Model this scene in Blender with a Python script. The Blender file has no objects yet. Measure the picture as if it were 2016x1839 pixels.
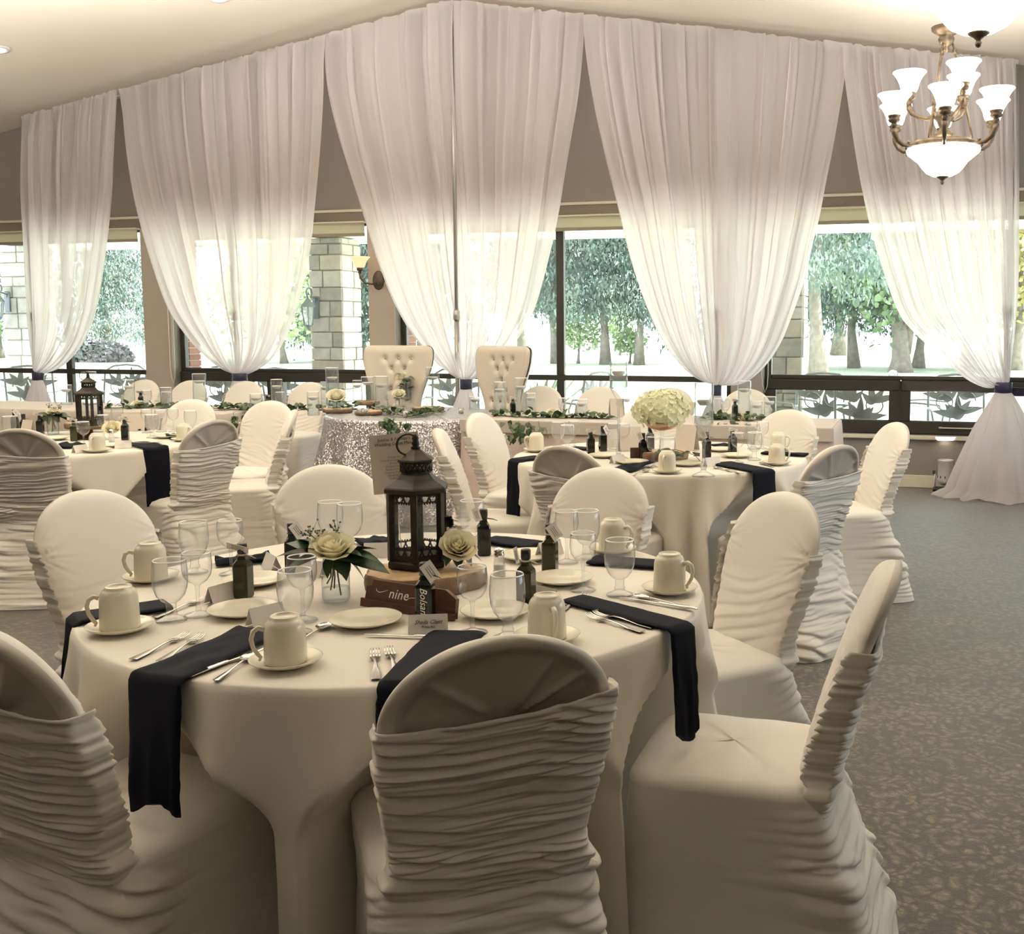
import bpy, math, random
import numpy as np
from mathutils import Vector, Matrix

SC = bpy.context.scene
COL = SC.collection
R_ = math.radians

# ------------------------------------------------------------------ camera
FPX, PCX, PCY, CAMH, PITCH = 2086.7, 1243.3, 856.4, 1.43, 5.793
cam_d = bpy.data.cameras.new('camera'); cam = bpy.data.objects.new('camera', cam_d); COL.objects.link(cam)
cam.location = (0, 0, CAMH); cam.rotation_euler = (R_(90 - PITCH), 0, 0)
cam_d.sensor_fit = 'HORIZONTAL'; cam_d.sensor_width = 36.0
cam_d.lens = 36.0 * FPX / 2016.0
cam_d.shift_x = -(PCX - 1008.0) / 2016.0
cam_d.shift_y = (PCY - 919.5) / 2016.0
cam_d.clip_end = 400
SC.camera = cam

# ------------------------------------------------------------------ exposure
SC.view_settings.view_transform = 'Standard'
SC.view_settings.look = 'None'
SC.view_settings.gamma = 1.0
SC.view_settings.use_curve_mapping = False
SC.view_settings.exposure = 1.1
SC.cycles.use_denoising = True
SC.cycles.max_bounces = 10
SC.cycles.diffuse_bounces = 5
SC.cycles.glossy_bounces = 4
SC.cycles.transmission_bounces = 6
SC.cycles.transparent_max_bounces = 24
SC.cycles.sample_clamp_indirect = 6.0
SC.cycles.caustics_reflective = False
SC.cycles.caustics_refractive = False

# ------------------------------------------------------------------ sky, sun, lamps
TH, DW = 0.266, 9.76           # back wall: turned by TH, DW metres from the viewer
CT, ST = math.cos(TH), math.sin(TH)
def W(u, d, z):                # a point d metres out along the wall's normal, u along the wall
    return Vector((u * CT + d * ST, -u * ST + d * CT, z))

world = bpy.data.worlds.new('sky'); SC.world = world; world.use_nodes = True
wn = world.node_tree; wn.nodes.clear()
_o = wn.nodes.new('ShaderNodeOutputWorld'); _b = wn.nodes.new('ShaderNodeBackground')
_b.inputs[0].default_value = (0.86, 0.94, 1.0, 1); _b.inputs[1].default_value = 3.0
wn.links.new(_b.outputs[0], _o.inputs[0])

def light(name, kind, loc, energy, color, size=None, rot=None):
    d = bpy.data.lights.new(name, kind); d.energy = energy; d.color = color
    o = bpy.data.objects.new(name, d); COL.objects.link(o); o.location = loc
    if rot is not None: o.rotation_euler = rot
    if size is not None:
        if kind == 'AREA': d.shape = 'RECTANGLE'; d.size, d.size_y = size
        elif kind == 'SUN': d.angle = size
        else: d.shadow_soft_size = size
    return o
# sun: from the right, outside the glass, high
_sd = Vector((-0.62, -0.10, -0.78)).normalized()
light('sun', 'SUN', (20, 30, 30), 16.0, (1.0, 0.96, 0.88), R_(0.6), _sd.to_track_quat('-Z', 'Y').to_euler())
WARM = (1.0, 0.935, 0.85)
# added warm fill: some for chandeliers out of view, some to brighten ceiling and drapes
for _i, (_x, _y, _z, _e) in enumerate([(-3.0, 3.4, 2.85, .80), (1.4, 4.4, 2.75, .5), (-4.9, 6.7, 2.85, 1.0), (-1.2, 6.8, 2.9, .62), (-.4, -1.6, 2.75, .16), (2.0, 7.4, 2.7, .22), (-7.6, 8.4, 2.6, .50), (-3.2, 7.9, 3.0, .36), (-6.4, 3.6, 2.7, .35)]):
    light('hall_fill_light', 'AREA', (_x, _y, _z), 70 * _e, WARM, (.9, .9), (math.pi, 0, 0))
    light('hall_fill_light', 'POINT', (_x, _y, _z - .1), 2.5 * _e, WARM, 0.30)
# daylight through the windows (sampling portals for the sky)
for _u0, _u1 in ((-10.6, -8.13), (-7.78, -5.42), (-5.13, -1.70), (-1.40, 1.55)):
    _l = light('window_portal', 'AREA', W((_u0 + _u1) / 2, DW + 0.22, 1.45), 1, (1, 1, 1), (_u1 - _u0, 1.95), (R_(90), 0, -TH + math.pi))
    _l.rotation_euler = (R_(-90), 0, -TH)
    _l.data.cycles.is_portal = True
_l = light('window_portal', 'AREA', W(3.42, 5.6, 1.55), 1, (1, 1, 1), (4.0, 1.5), (0, R_(90), -TH)); _l.data.cycles.is_portal = True

# ------------------------------------------------------------------ picture -> place
_p = R_(PITCH)
_FW = Vector((0, math.cos(_p), -math.sin(_p))); _UP = Vector((0, math.sin(_p), math.cos(_p)))
CAMO = Vector((0, 0, CAMH))
def ray(x, y): return _FW + Vector((1, 0, 0)) * ((x - PCX) / FPX) - _UP * ((y - PCY) / FPX)
def at(x, y, z):               # where the sight line through a pixel meets the level z
    d = ray(x, y); return CAMO + d * ((z - CAMH) / d.z)
NW = Vector((ST, CT, 0))
def on_wall(x, y, d=DW):       # (u, z) where it meets a plane parallel to the back wall
    r = ray(x, y); q = CAMO + r * (d / r.dot(NW)); return (q.x * CT - q.y * ST, q.z)
def deep(x, y, t): return CAMO + ray(x, y) * t

# ------------------------------------------------------------------ materials
MATS = {}
def _inp(b, *names):
    for n in names:
        if n in b.inputs: return b.inputs[n]
def material(name, color, rough=0.6, metal=0.0, spec=0.5, sheen=0.0, bump=None, vary=None, transl=0.0, emit=None, alpha=None):
    """bump = (scale, strength[, stretch]); vary = (scale, other colour[, detail])"""
    if name in MATS: return MATS[name]
    m = bpy.data.materials.new(name); m.use_nodes = True; nt = m.node_tree
    b = nt.nodes['Principled BSDF']; out = nt.nodes['Material Output']
    b.inputs['Base Color'].default_value = (*color, 1); b.inputs['Roughness'].default_value = rough
    b.inputs['Metallic'].default_value = metal; b.inputs['Specular IOR Level'].default_value = spec
    if sheen: b.inputs['Sheen Weight'].default_value = sheen
    if bump or vary:
        tc = nt.nodes.new('ShaderNodeTexCoord')
    if vary:
        n = nt.nodes.new('ShaderNodeTexNoise'); n.inputs['Scale'].default_value = vary[0]
        n.inputs['Detail'].default_value = vary[2] if len(vary) > 2 else 3
        mx = nt.nodes.new('ShaderNodeMix'); mx.data_type = 'RGBA'
        rp = nt.nodes.new('ShaderNodeMapRange'); rp.inputs[1].default_value = .35; rp.inputs[2].default_value = .65
        nt.links.new(tc.outputs['Object'], n.inputs['Vector']); nt.links.new(n.outputs['Fac'], rp.inputs[0])
        nt.links.new(rp.outputs[0], mx.inputs[0])
        mx.inputs[6].default_value = (*color, 1); mx.inputs[7].default_value = (*vary[1], 1)
        nt.links.new(mx.outputs[2], b.inputs['Base Color'])
    if bump:
        n = nt.nodes.new('ShaderNodeTexNoise'); n.inputs['Scale'].default_value = bump[0]; n.inputs['Detail'].default_value = 4
        mp = nt.nodes.new('ShaderNodeMapping')
        if len(bump) > 2: mp.inputs['Scale'].default_value = bump[2]
        bp = nt.nodes.new('ShaderNodeBump'); bp.inputs['Strength'].default_value = bump[1]; bp.inputs['Distance'].default_value = 0.01
        nt.links.new(tc.outputs['Object'], mp.inputs[0]); nt.links.new(mp.outputs[0], n.inputs['Vector'])
        nt.links.new(n.outputs['Fac'], bp.inputs['Height']); nt.links.new(bp.outputs[0], b.inputs['Normal'])
    if transl:
        t = nt.nodes.new('ShaderNodeBsdfTranslucent'); t.inputs[0].default_value = (*color, 1)
        mix = nt.nodes.new('ShaderNodeMixShader'); mix.inputs[0].default_value = transl
        nt.links.new(b.outputs[0], mix.inputs[1]); nt.links.new(t.outputs[0], mix.inputs[2]); nt.links.new(mix.outputs[0], out.inputs[0])
    if emit:
        b.inputs['Emission Color'].default_value = (*emit[0], 1); b.inputs['Emission Strength'].default_value = emit[1]
    MATS[name] = m
    return m
def glassy(name, tint=(1, 1, 1), edge=0.25, rough=0.02, body=0.06):
    """thin clear glass: looks through, mirrors at grazing angles, with a faint body of its own"""
    m = bpy.data.materials.new(name); m.use_nodes = True; nt = m.node_tree; nt.nodes.clear()
    out = nt.nodes.new('ShaderNodeOutputMaterial')
    tr = nt.nodes.new('ShaderNodeBsdfTransparent'); tr.inputs[0].default_value = (*tint, 1)
    gl = nt.nodes.new('ShaderNodeBsdfGlossy'); gl.inputs[1].default_value = rough
    df = nt.nodes.new('ShaderNodeBsdfTranslucent'); df.inputs[0].default_value = (.9, .92, .95, 1)
    dd = nt.nodes.new('ShaderNodeBsdfDiffuse'); dd.inputs[0].default_value = (.85, .87, .9, 1)
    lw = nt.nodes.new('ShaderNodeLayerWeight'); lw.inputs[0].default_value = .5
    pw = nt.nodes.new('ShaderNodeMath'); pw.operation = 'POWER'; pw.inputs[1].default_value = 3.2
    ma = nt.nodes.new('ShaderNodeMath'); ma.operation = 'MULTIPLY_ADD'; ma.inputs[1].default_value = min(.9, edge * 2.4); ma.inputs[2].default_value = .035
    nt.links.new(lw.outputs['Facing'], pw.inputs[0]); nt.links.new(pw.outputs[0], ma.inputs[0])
    ec = nt.nodes.new('ShaderNodeMix'); ec.data_type = 'RGBA'; ec.inputs[6].default_value = (*tint, 1); ec.inputs[7].default_value = (*(v * (.42 if edge > .2 else .8) for v in tint), 1)  # tint darkened at grazing edges, standing in for refraction
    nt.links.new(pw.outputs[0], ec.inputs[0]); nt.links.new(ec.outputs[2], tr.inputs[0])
    mx = nt.nodes.new('ShaderNodeMixShader'); mb = nt.nodes.new('ShaderNodeMixShader'); md = nt.nodes.new('ShaderNodeMixShader')
    md.inputs[0].default_value = .5
    nt.links.new(df.outputs[0], md.inputs[1]); nt.links.new(dd.outputs[0], md.inputs[2])
    mb.inputs[0].default_value = body
    nt.links.new(tr.outputs[0], mb.inputs[1]); nt.links.new(md.outputs[0], mb.inputs[2])
    nt.links.new(ma.outputs[0], mx.inputs[0]); nt.links.new(mb.outputs[0], mx.inputs[1]); nt.links.new(gl.outputs[0], mx.inputs[2])
    nt.links.new(mx.outputs[0], out.inputs[0])
    MATS[name] = m
    return m

# ------------------------------------------------------------------ shapes
def mesh(name, V, F, mat=None, parent=None, loc=None, rotz=None, smooth=True, rot=None, mesh_data=None):
    if mesh_data is None:
        me = bpy.data.meshes.new(name)
        me.from_pydata([tuple(v) for v in V], [], [tuple(int(i) for i in f) for f in F])
        if mat: me.materials.append(mat)
        if smooth: me.polygons.foreach_set('use_smooth', [True] * len(me.polygons))
        me.update()
    else: me = mesh_data
    o = bpy.data.objects.new(name, me); COL.objects.link(o)
    if parent: o.parent = parent
    if loc is not None: o.location = loc
    if rotz is not None: o.rotation_euler = (0, 0, rotz)
    if rot is not None: o.rotation_euler = rot
    return o
def tag(o, label=None, cat=None, group=None, kind=None):
    if label: o['label'] = label
    if cat: o['category'] = cat
    if group: o['group'] = group
    if kind: o['kind'] = kind
    return o
def thing(name, label, cat, loc=(0, 0, 0), rotz=0.0, group=None):
    o = bpy.data.objects.new(name, None); COL.objects.link(o); o.location = loc; o.rotation_euler = (0, 0, rotz)
    o.empty_display_size = .1
    return tag(o, label, cat, group)
def dup(root, loc, rotz=0.0, label=None, scale=None):
    def cp(o, par):
        c = o.copy(); COL.objects.link(c)
        if par: c.parent = par
        for ch in list(o.children): cp(ch, c)
        return c
    r = cp(root, None); r.location = loc; r.rotation_euler = (0, 0, rotz)
    if label: r['label'] = label
    if scale: r.scale = (scale,) * 3
    return r

class MB:
    """collects shapes into one mesh"""
    def __init__(s): s.V = []; s.F = []
    def add(s, V, F):
        n = len(s.V); s.V += [tuple(v) for v in V]; s.F += [tuple(i + n for i in f) for f in F]; return s
    def box(s, x0, x1, y0, y1, z0, z1, b=0.0):
        if b <= 0:
            V = [(x, y, z) for z in (z0, z1) for y in (y0, y1) for x in (x0, x1)]
            return s.add(V, [(0, 2, 3, 1), (4, 5, 7, 6), (0, 1, 5, 4), (2, 6, 7, 3), (0, 4, 6, 2), (1, 3, 7, 5)])
        b = min(b, (x1 - x0) / 2.01, (y1 - y0) / 2.01, (z1 - z0) / 2.01)
        V = []; idx = {}
        for sx in (0, 1):
            for sy in (0, 1):
                for sz in (0, 1):
                    X, Y, Z = (x0, x1)[sx], (y0, y1)[sy], (z0, z1)[sz]
                    dx, dy, dz = (b, -b)[sx], (b, -b)[sy], (b, -b)[sz]
                    for k, q in enumerate(((X, Y + dy, Z + dz), (X + dx, Y, Z + dz), (X + dx, Y + dy, Z))):
                        idx[sx, sy, sz, k] = len(V); V.append(q)
        F = []
        for sx in (0, 1):
            f = [idx[sx, 0, 0, 0], idx[sx, 1, 0, 0], idx[sx, 1, 1, 0], idx[sx, 0, 1, 0]]; F.append(f if sx else f[::-1])
        for sy in (0, 1):
            f = [idx[0, sy, 0, 1], idx[1, sy, 0, 1], idx[1, sy, 1, 1], idx[0, sy, 1, 1]]; F.append(f[::-1] if sy else f)
        for sz in (0, 1):
            f = [idx[0, 0, sz, 2], idx[1, 0, sz, 2], idx[1, 1, sz, 2], idx[0, 1, sz, 2]]; F.append(f if sz else f[::-1])
        for sx in (0, 1):
            for sy in (0, 1):
                f = [idx[sx, sy, 0, 0], idx[sx, sy, 0, 1], idx[sx, sy, 1, 1], idx[sx, sy, 1, 0]]; F.append(f)
            for sz in (0, 1):
                F.append([idx[sx, 0, sz, 0], idx[sx, 0, sz, 2], idx[sx, 1, sz, 2], idx[sx, 1, sz, 0]])
        for sy in (0, 1):
            for sz in (0, 1):
                F.append([idx[0, sy, sz, 1], idx[0, sy, sz, 2], idx[1, sy, sz, 2], idx[1, sy, sz, 1]])
        for sx in (0, 1):
            for sy in (0, 1):
                for sz in (0, 1): F.append([idx[sx, sy, sz, k] for k in range(3)])
        return s.add(V, F)
    def lathe(s, prof, n=20, c=(0, 0, 0), cap=True, sx=1.0, sy=1.0):
        V = []; F = []
        for r, z in prof:
            for k in range(n):
                a = 2 * math.pi * k / n; V.append((c[0] + sx * r * math.cos(a), c[1] + sy * r * math.sin(a), c[2] + z))
        for i in range(len(prof) - 1):
            for k in range(n):
                k2 = (k + 1) % n; F.append((i * n + k, i * n + k2, (i + 1) * n + k2, (i + 1) * n + k))
        if cap:
            if prof[0][0] > 1e-5: F.append(tuple(range(n - 1, -1, -1)))
            if prof[-1][0] > 1e-5: F.append(tuple((len(prof) - 1) * n + k for k in range(n)))
        return s.add(V, F)
    def tube(s, pts, r, n=8, cap=True, flat=None):
        pts = [Vector(p) for p in pts]; V = []; F = []
        rs = r if hasattr(r, '__len__') else [r] * len(pts)
        t0 = (pts[1] - pts[0]).normalized(); nrm = t0.orthogonal().normalized()
        for i, p in enumerate(pts):
            t = (pts[min(i + 1, len(pts) - 1)] - pts[max(i - 1, 0)]).normalized()
            nrm = (nrm - t * nrm.dot(t)); nrm = nrm.normalized() if nrm.length > 1e-6 else t.orthogonal().normalized()
            bn = t.cross(nrm)
            for k in range(n):
                a = 2 * math.pi * k / n; V.append(p + (nrm * math.cos(a) + bn * math.sin(a) * (flat or 1)) * rs[i])
        for i in range(len(pts) - 1):
            for k in range(n):
                k2 = (k + 1) % n; F.append((i * n + k, i * n + k2, (i + 1) * n + k2, (i + 1) * n + k))
        if cap: F.append(tuple(range(n - 1, -1, -1))); F.append(tuple((len(pts) - 1) * n + k for k in range(n)))
        return s.add(V, F)
    def grid(s, P, flip=False, wrap=False):
        """P[i][j] points"""
        P = np.asarray(P, float); a, b = P.shape[:2]; V = P.reshape(-1, 3)
        F = []
        for i in range(a - 1):
            for j in range(b if wrap else b - 1):
                j2 = (j + 1) % b
                f = (i * b + j, i * b + j2, (i + 1) * b + j2, (i + 1) * b + j)
                F.append(f[::-1] if flip else f)
        return s.add(V.tolist(), F)
    def build(s, name, mat, parent=None, smooth=True, **k): return mesh(name, s.V, s.F, mat, parent, smooth=smooth, **k)

def ico(n=1):
    import bmesh
    bm = bmesh.new(); bmesh.ops.create_icosphere(bm, subdivisions=n, radius=1)
    V = [v.co.copy() for v in bm.verts]; F = [[v.index for v in f.verts] for f in bm.faces]; bm.free(); return V, F
def arc(c, r, a0, a1, n, axis='xz'):
    out = []
    for i in range(n + 1):
        a = a0 + (a1 - a0) * i / n; p = [c[0], c[1], c[2]]
        ia, ib = {'xz': (0, 2), 'yz': (1, 2), 'xy': (0, 1)}[axis]
        p[ia] += r * math.cos(a); p[ib] += r * math.sin(a); out.append(tuple(p))
    return out
def vnoise(x, y, seed=0):
    x = np.asarray(x, float); y = np.asarray(y, float)
    xi = np.floor(x).astype(np.int64); yi = np.floor(y).astype(np.int64); xf = x - xi; yf = y - yi
    def h(a, b):
        n = (a * 374761393 + b * 668265263 + seed * 974634777) & 0x7fffffff
        n = ((n ^ (n >> 13)) * 1274126177) & 0x7fffffff
        n = (n ^ (n >> 16)) & 0xffff
        return n / 65535.0
    u = xf * xf * (3 - 2 * xf); v = yf * yf * (3 - 2 * yf)
    return (h(xi, yi) * (1 - u) + h(xi + 1, yi) * u) * (1 - v) + (h(xi, yi + 1) * (1 - u) + h(xi + 1, yi + 1) * u) * v
def saw(v, sharp=.82):
    """fold profile: swells downward, then tucks under"""
    p = 1 - (v - np.floor(v)); return np.where(p < sharp, np.sin(np.pi / 2 * p / sharp), np.maximum(0, np.cos(np.pi / 2 * (p - sharp) / (1 - sharp))) ** .8)
def lerp(a, b, t): return a + (b - a) * t
def sstep(a, b, x):
    t = np.clip((np.asarray(x, float) - a) / (b - a), 0, 1); return t * t * (3 - 2 * t)
def text_mesh(name, body, size, mat, parent, M, shear=0.0, depth=0.0004, align='CENTER', space=1.0):
    """lettering as a thin mesh of its own"""
    cu = bpy.data.curves.new(name, 'FONT'); cu.body = body; cu.size = size; cu.align_x = align; cu.align_y = 'CENTER'
    cu.extrude = depth; cu.shear = shear; cu.resolution_u = 2; cu.space_character = space
    tmp = bpy.data.objects.new('tmp', cu); COL.objects.link(tmp)
    dg = bpy.context.evaluated_depsgraph_get()
    me = bpy.data.meshes.new_from_object(tmp.evaluated_get(dg)); bpy.data.objects.remove(tmp); bpy.data.curves.remove(cu)
    me.materials.clear(); me.materials.append(mat); me.name = name
    o = bpy.data.objects.new(name, me); COL.objects.link(o); o.parent = parent; o.matrix_local = M
    return o
# ------------------------------------------------------------------ room shell (local axes: u along the window wall, d out of it)
M_wall = material('wall_paint_taupe', (.285, .26, .235), .75, bump=(60, .05))
M_col = material('column_paint_tan', (.46, .40, .345), .7, bump=(60, .05))
M_trim = material('cream_trim_paint', (.72, .66, .54), .45)
M_ceil = material('cream_ceiling_paint', (.84, .775, .655), .8, bump=(40, .04))
M_frame = material('dark_bronze_frame', (.045, .04, .034), .35, spec=.5)
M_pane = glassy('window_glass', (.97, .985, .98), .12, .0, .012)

def carpet():
    m = bpy.data.materials.new('patterned_carpet'); m.use_nodes = True; nt = m.node_tree; b = nt.nodes['Principled BSDF']
    tc = nt.nodes.new('ShaderNodeTexCoord')
    def noise(s, d=4, w=0.0):
        n = nt.nodes.new('ShaderNodeTexNoise'); n.inputs['Scale'].default_value = s; n.inputs['Detail'].default_value = d
        n.inputs['Distortion'].default_value = w; nt.links.new(tc.outputs['Object'], n.inputs['Vector']); return n
    warp = noise(7, 3); add = nt.nodes.new('ShaderNodeMixRGB'); add.blend_type = 'ADD'; add.inputs[0].default_value = .16
    nt.links.new(tc.outputs['Object'], add.inputs[1]); nt.links.new(warp.outputs['Color'], add.inputs[2])
    v = nt.nodes.new('ShaderNodeTexVoronoi'); v.inputs['Scale'].default_value = 34; nt.links.new(add.outputs[0], v.inputs['Vector'])
    v2 = nt.nodes.new('ShaderNodeTexVoronoi'); v2.feature = 'DISTANCE_TO_EDGE'; v2.inputs['Scale'].default_value = 50; nt.links.new(add.outputs[0], v2.inputs['Vector'])
    r1 = nt.nodes.new('ShaderNodeValToRGB'); e = r1.color_ramp.elements
    e[0].position = .15; e[0].color = (.185, .148, .102, 1); e[1].position = .6; e[1].color = (.048, .038, .027, 1)
    nt.links.new(v.outputs['Distance'], r1.inputs[0])
    r2 = nt.nodes.new('ShaderNodeValToRGB'); e = r2.color_ramp.elements
    e[0].position = .02; e[0].color = (.55, .50, .44, 1); e[1].position = .16; e[1].color = (1, 1, 1, 1)
    nt.links.new(v2.outputs['Distance'], r2.inputs[0])
    mul = nt.nodes.new('ShaderNodeMixRGB'); mul.blend_type = 'MULTIPLY'; mul.inputs[0].default_value = .8
    nt.links.new(r1.outputs[0], mul.inputs[1]); nt.links.new(r2.outputs[0], mul.inputs[2])
    pile = noise(260, 3); big = noise(2.4, 3)
    r3 = nt.nodes.new('ShaderNodeMapRange'); r3.inputs[1].default_value = .3; r3.inputs[2].default_value = .7; r3.inputs[3].default_value = .62; r3.inputs[4].default_value = 1.38
    nt.links.new(pile.outputs['Fac'], r3.inputs[0])
    r4 = nt.nodes.new('ShaderNodeMapRange'); r4.inputs[1].default_value = .3; r4.inputs[2].default_value = .7; r4.inputs[3].default_value = .75; r4.inputs[4].default_value = 1.2
    nt.links.new(big.outputs['Fac'], r4.inputs[0])
    mm = nt.nodes.new('ShaderNodeMath'); mm.operation = 'MULTIPLY'; nt.links.new(r3.outputs[0], mm.inputs[0]); nt.links.new(r4.outputs[0], mm.inputs[1])
    m2 = nt.nodes.new('ShaderNodeVectorMath'); m2.operation = 'SCALE'; nt.links.new(mul.outputs[0], m2.inputs[0]); nt.links.new(mm.outputs[0], m2.inputs['Scale'])
    nt.links.new(m2.outputs[0], b.inputs['Base Color'])
    b.inputs['Roughness'].default_value = .52; b.inputs['Specular IOR Level'].default_value = .55; b.inputs['Sheen Weight'].default_value = .8; b.inputs['Sheen Roughness'].default_value = .3
    bp = nt.nodes.new('ShaderNodeBump'); bp.inputs['Strength'].default_value = .35; bp.inputs['Distance'].default_value = .004
    nt.links.new(pile.outputs['Fac'], bp.inputs['Height']); nt.links.new(bp.outputs[0], b.inputs['Normal'])
    return m
UL, UR, DF = -11.6, 3.3, -4.6
def struct(name, mb, m, parent=None, smooth=False):
    o = mb.build(name, m, parent, smooth=smooth, rotz=None if parent else -TH)
    if not parent: o['kind'] = 'structure'
    return o
def ceil_z(u): return 4.55 - (.18 if u < -4.48 else .175) * abs(u + 4.48)
struct('floor', MB().box(UL, UR, DF, DW + .25, -.06, 0), carpet())
cl = MB()
for u0, u1 in ((UL - .2, -4.48), (-4.48, UR + .2)):
    z0, z1 = ceil_z(u0), ceil_z(u1)
    V = [(u, d, z + h) for h in (0, .12) for d in (DF - .2, DW + .25) for u, z in ((u0, z0), (u1, z1))]
    cl.add(V, [(0, 2, 3, 1), (4, 5, 7, 6), (0, 1, 5, 4), (2, 6, 7, 3), (0, 4, 6, 2), (1, 3, 7, 5)])
struct('ceiling', cl, M_ceil)
SILL, HEAD = .47, 2.60
WIN = [(-10.75, -8.13), (-7.78, -5.42), (-5.13, -1.70), (-1.40, 1.60)]
wb = MB().box(UL, UR, DW, DW + .25, 0, SILL)
edges = [UL] + [e for w in WIN for e in w] + [UR]
for a, b in zip(edges[0::2], edges[1::2]): wb.box(a, b, DW, DW + .25, SILL, HEAD)
V = []
for d in (DW, DW + .25): V += [(UL, d, HEAD), (UR, d, HEAD), (UR, d, ceil_z(UR) + .02), (-4.48, d, 4.57), (UL, d, ceil_z(UL) + .02)]
wb.add(V, [(0, 1, 2, 3, 4), (9, 8, 7, 6, 5)] + [(i, i + 5, (i + 1) % 5 + 5, (i + 1) % 5) for i in range(5)])
struct('wall_back', wb, M_wall)
cf = MB()                                  # lighter paint on the columns between the windows
for a, b in zip(edges[2:-1:2], edges[3:-1:2]): cf.box(a + .001, b - .001, DW - .012, DW - .001, SILL + .02, HEAD - .12)
struct('trim_1', cf, M_col)
struct('wall_left', MB().box(UL - .2, UL, DF, DW + .25, 0, ceil_z(UL) + .05), M_wall)
struct('wall_right', MB().box(UR, UR + .2, DF, 3.6, 0, ceil_z(UR) + .05).box(UR, UR + .2, 7.6, DW + .25, 0, ceil_z(UR) + .05).box(UR, UR + .2, 3.6, 7.6, 0, .8).box(UR, UR + .2, 3.6, 7.6, 2.3, ceil_z(UR) + .05), M_wall)
w5 = thing('window_5', None, None); w5['kind'] = 'structure'; w5.rotation_euler = (0, 0, -TH)
for _d in (3.6, 4.93, 6.24, 7.54): MB().box(UR + .05, UR + .12, _d, _d + .06, .8, 2.3, .006).build('frame_bar', M_frame, w5, smooth=False)
for _z in (.8, 2.24): MB().box(UR + .05, UR + .12, 3.66, 7.54, _z, _z + .06, .006).build('frame_rail', M_frame, w5, smooth=False)
MB().box(UR + .08, UR + .084, 3.62, 7.58, .82, 2.28).build('pane', M_pane, w5, smooth=False)
struct('added_sun_awning', MB().box(UR + .2, UR + 2.2, 2.6, 8.4, 2.45, 2.6), M_trim)  # unseen awning, added to keep direct sun out of the right window
fr = MB()
V = []
for d in (DF - .2, DF): V += [(UL, d, 0), (UR, d, 0), (UR, d, ceil_z(UR)), (-4.48, d, 4.55), (UL, d, ceil_z(UL))]
fr.add(V, [(0, 1, 2, 3, 4), (9, 8, 7, 6, 5)] + [(i, i + 5, (i + 1) % 5 + 5, (i + 1) % 5) for i in range(5)])
struct('wall_front', fr, M_wall)
struct('baseboard_back', MB().box(UL, UR, DW - .016, DW - .001, .002, .085, .003).box(UL, UR, DW - .011, DW - .001, .085, .115, .004), M_trim)
sl = MB()
for a, b in WIN: sl.box(a - .02, b + .02, DW - .045, DW - .001, SILL - .035, SILL + .001, .006)
struct('trim_2', sl, M_trim)
hd = MB()                                  # the two cream lines above every window
hd.box(UL, UR, DW - .03, DW - .001, HEAD - .012, HEAD + .014, .004)
for a, b in WIN: hd.box(a, b, DW - .07, DW - .001, 2.475, 2.492, .004)
struct('trim_3', hd, M_trim)

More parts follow.
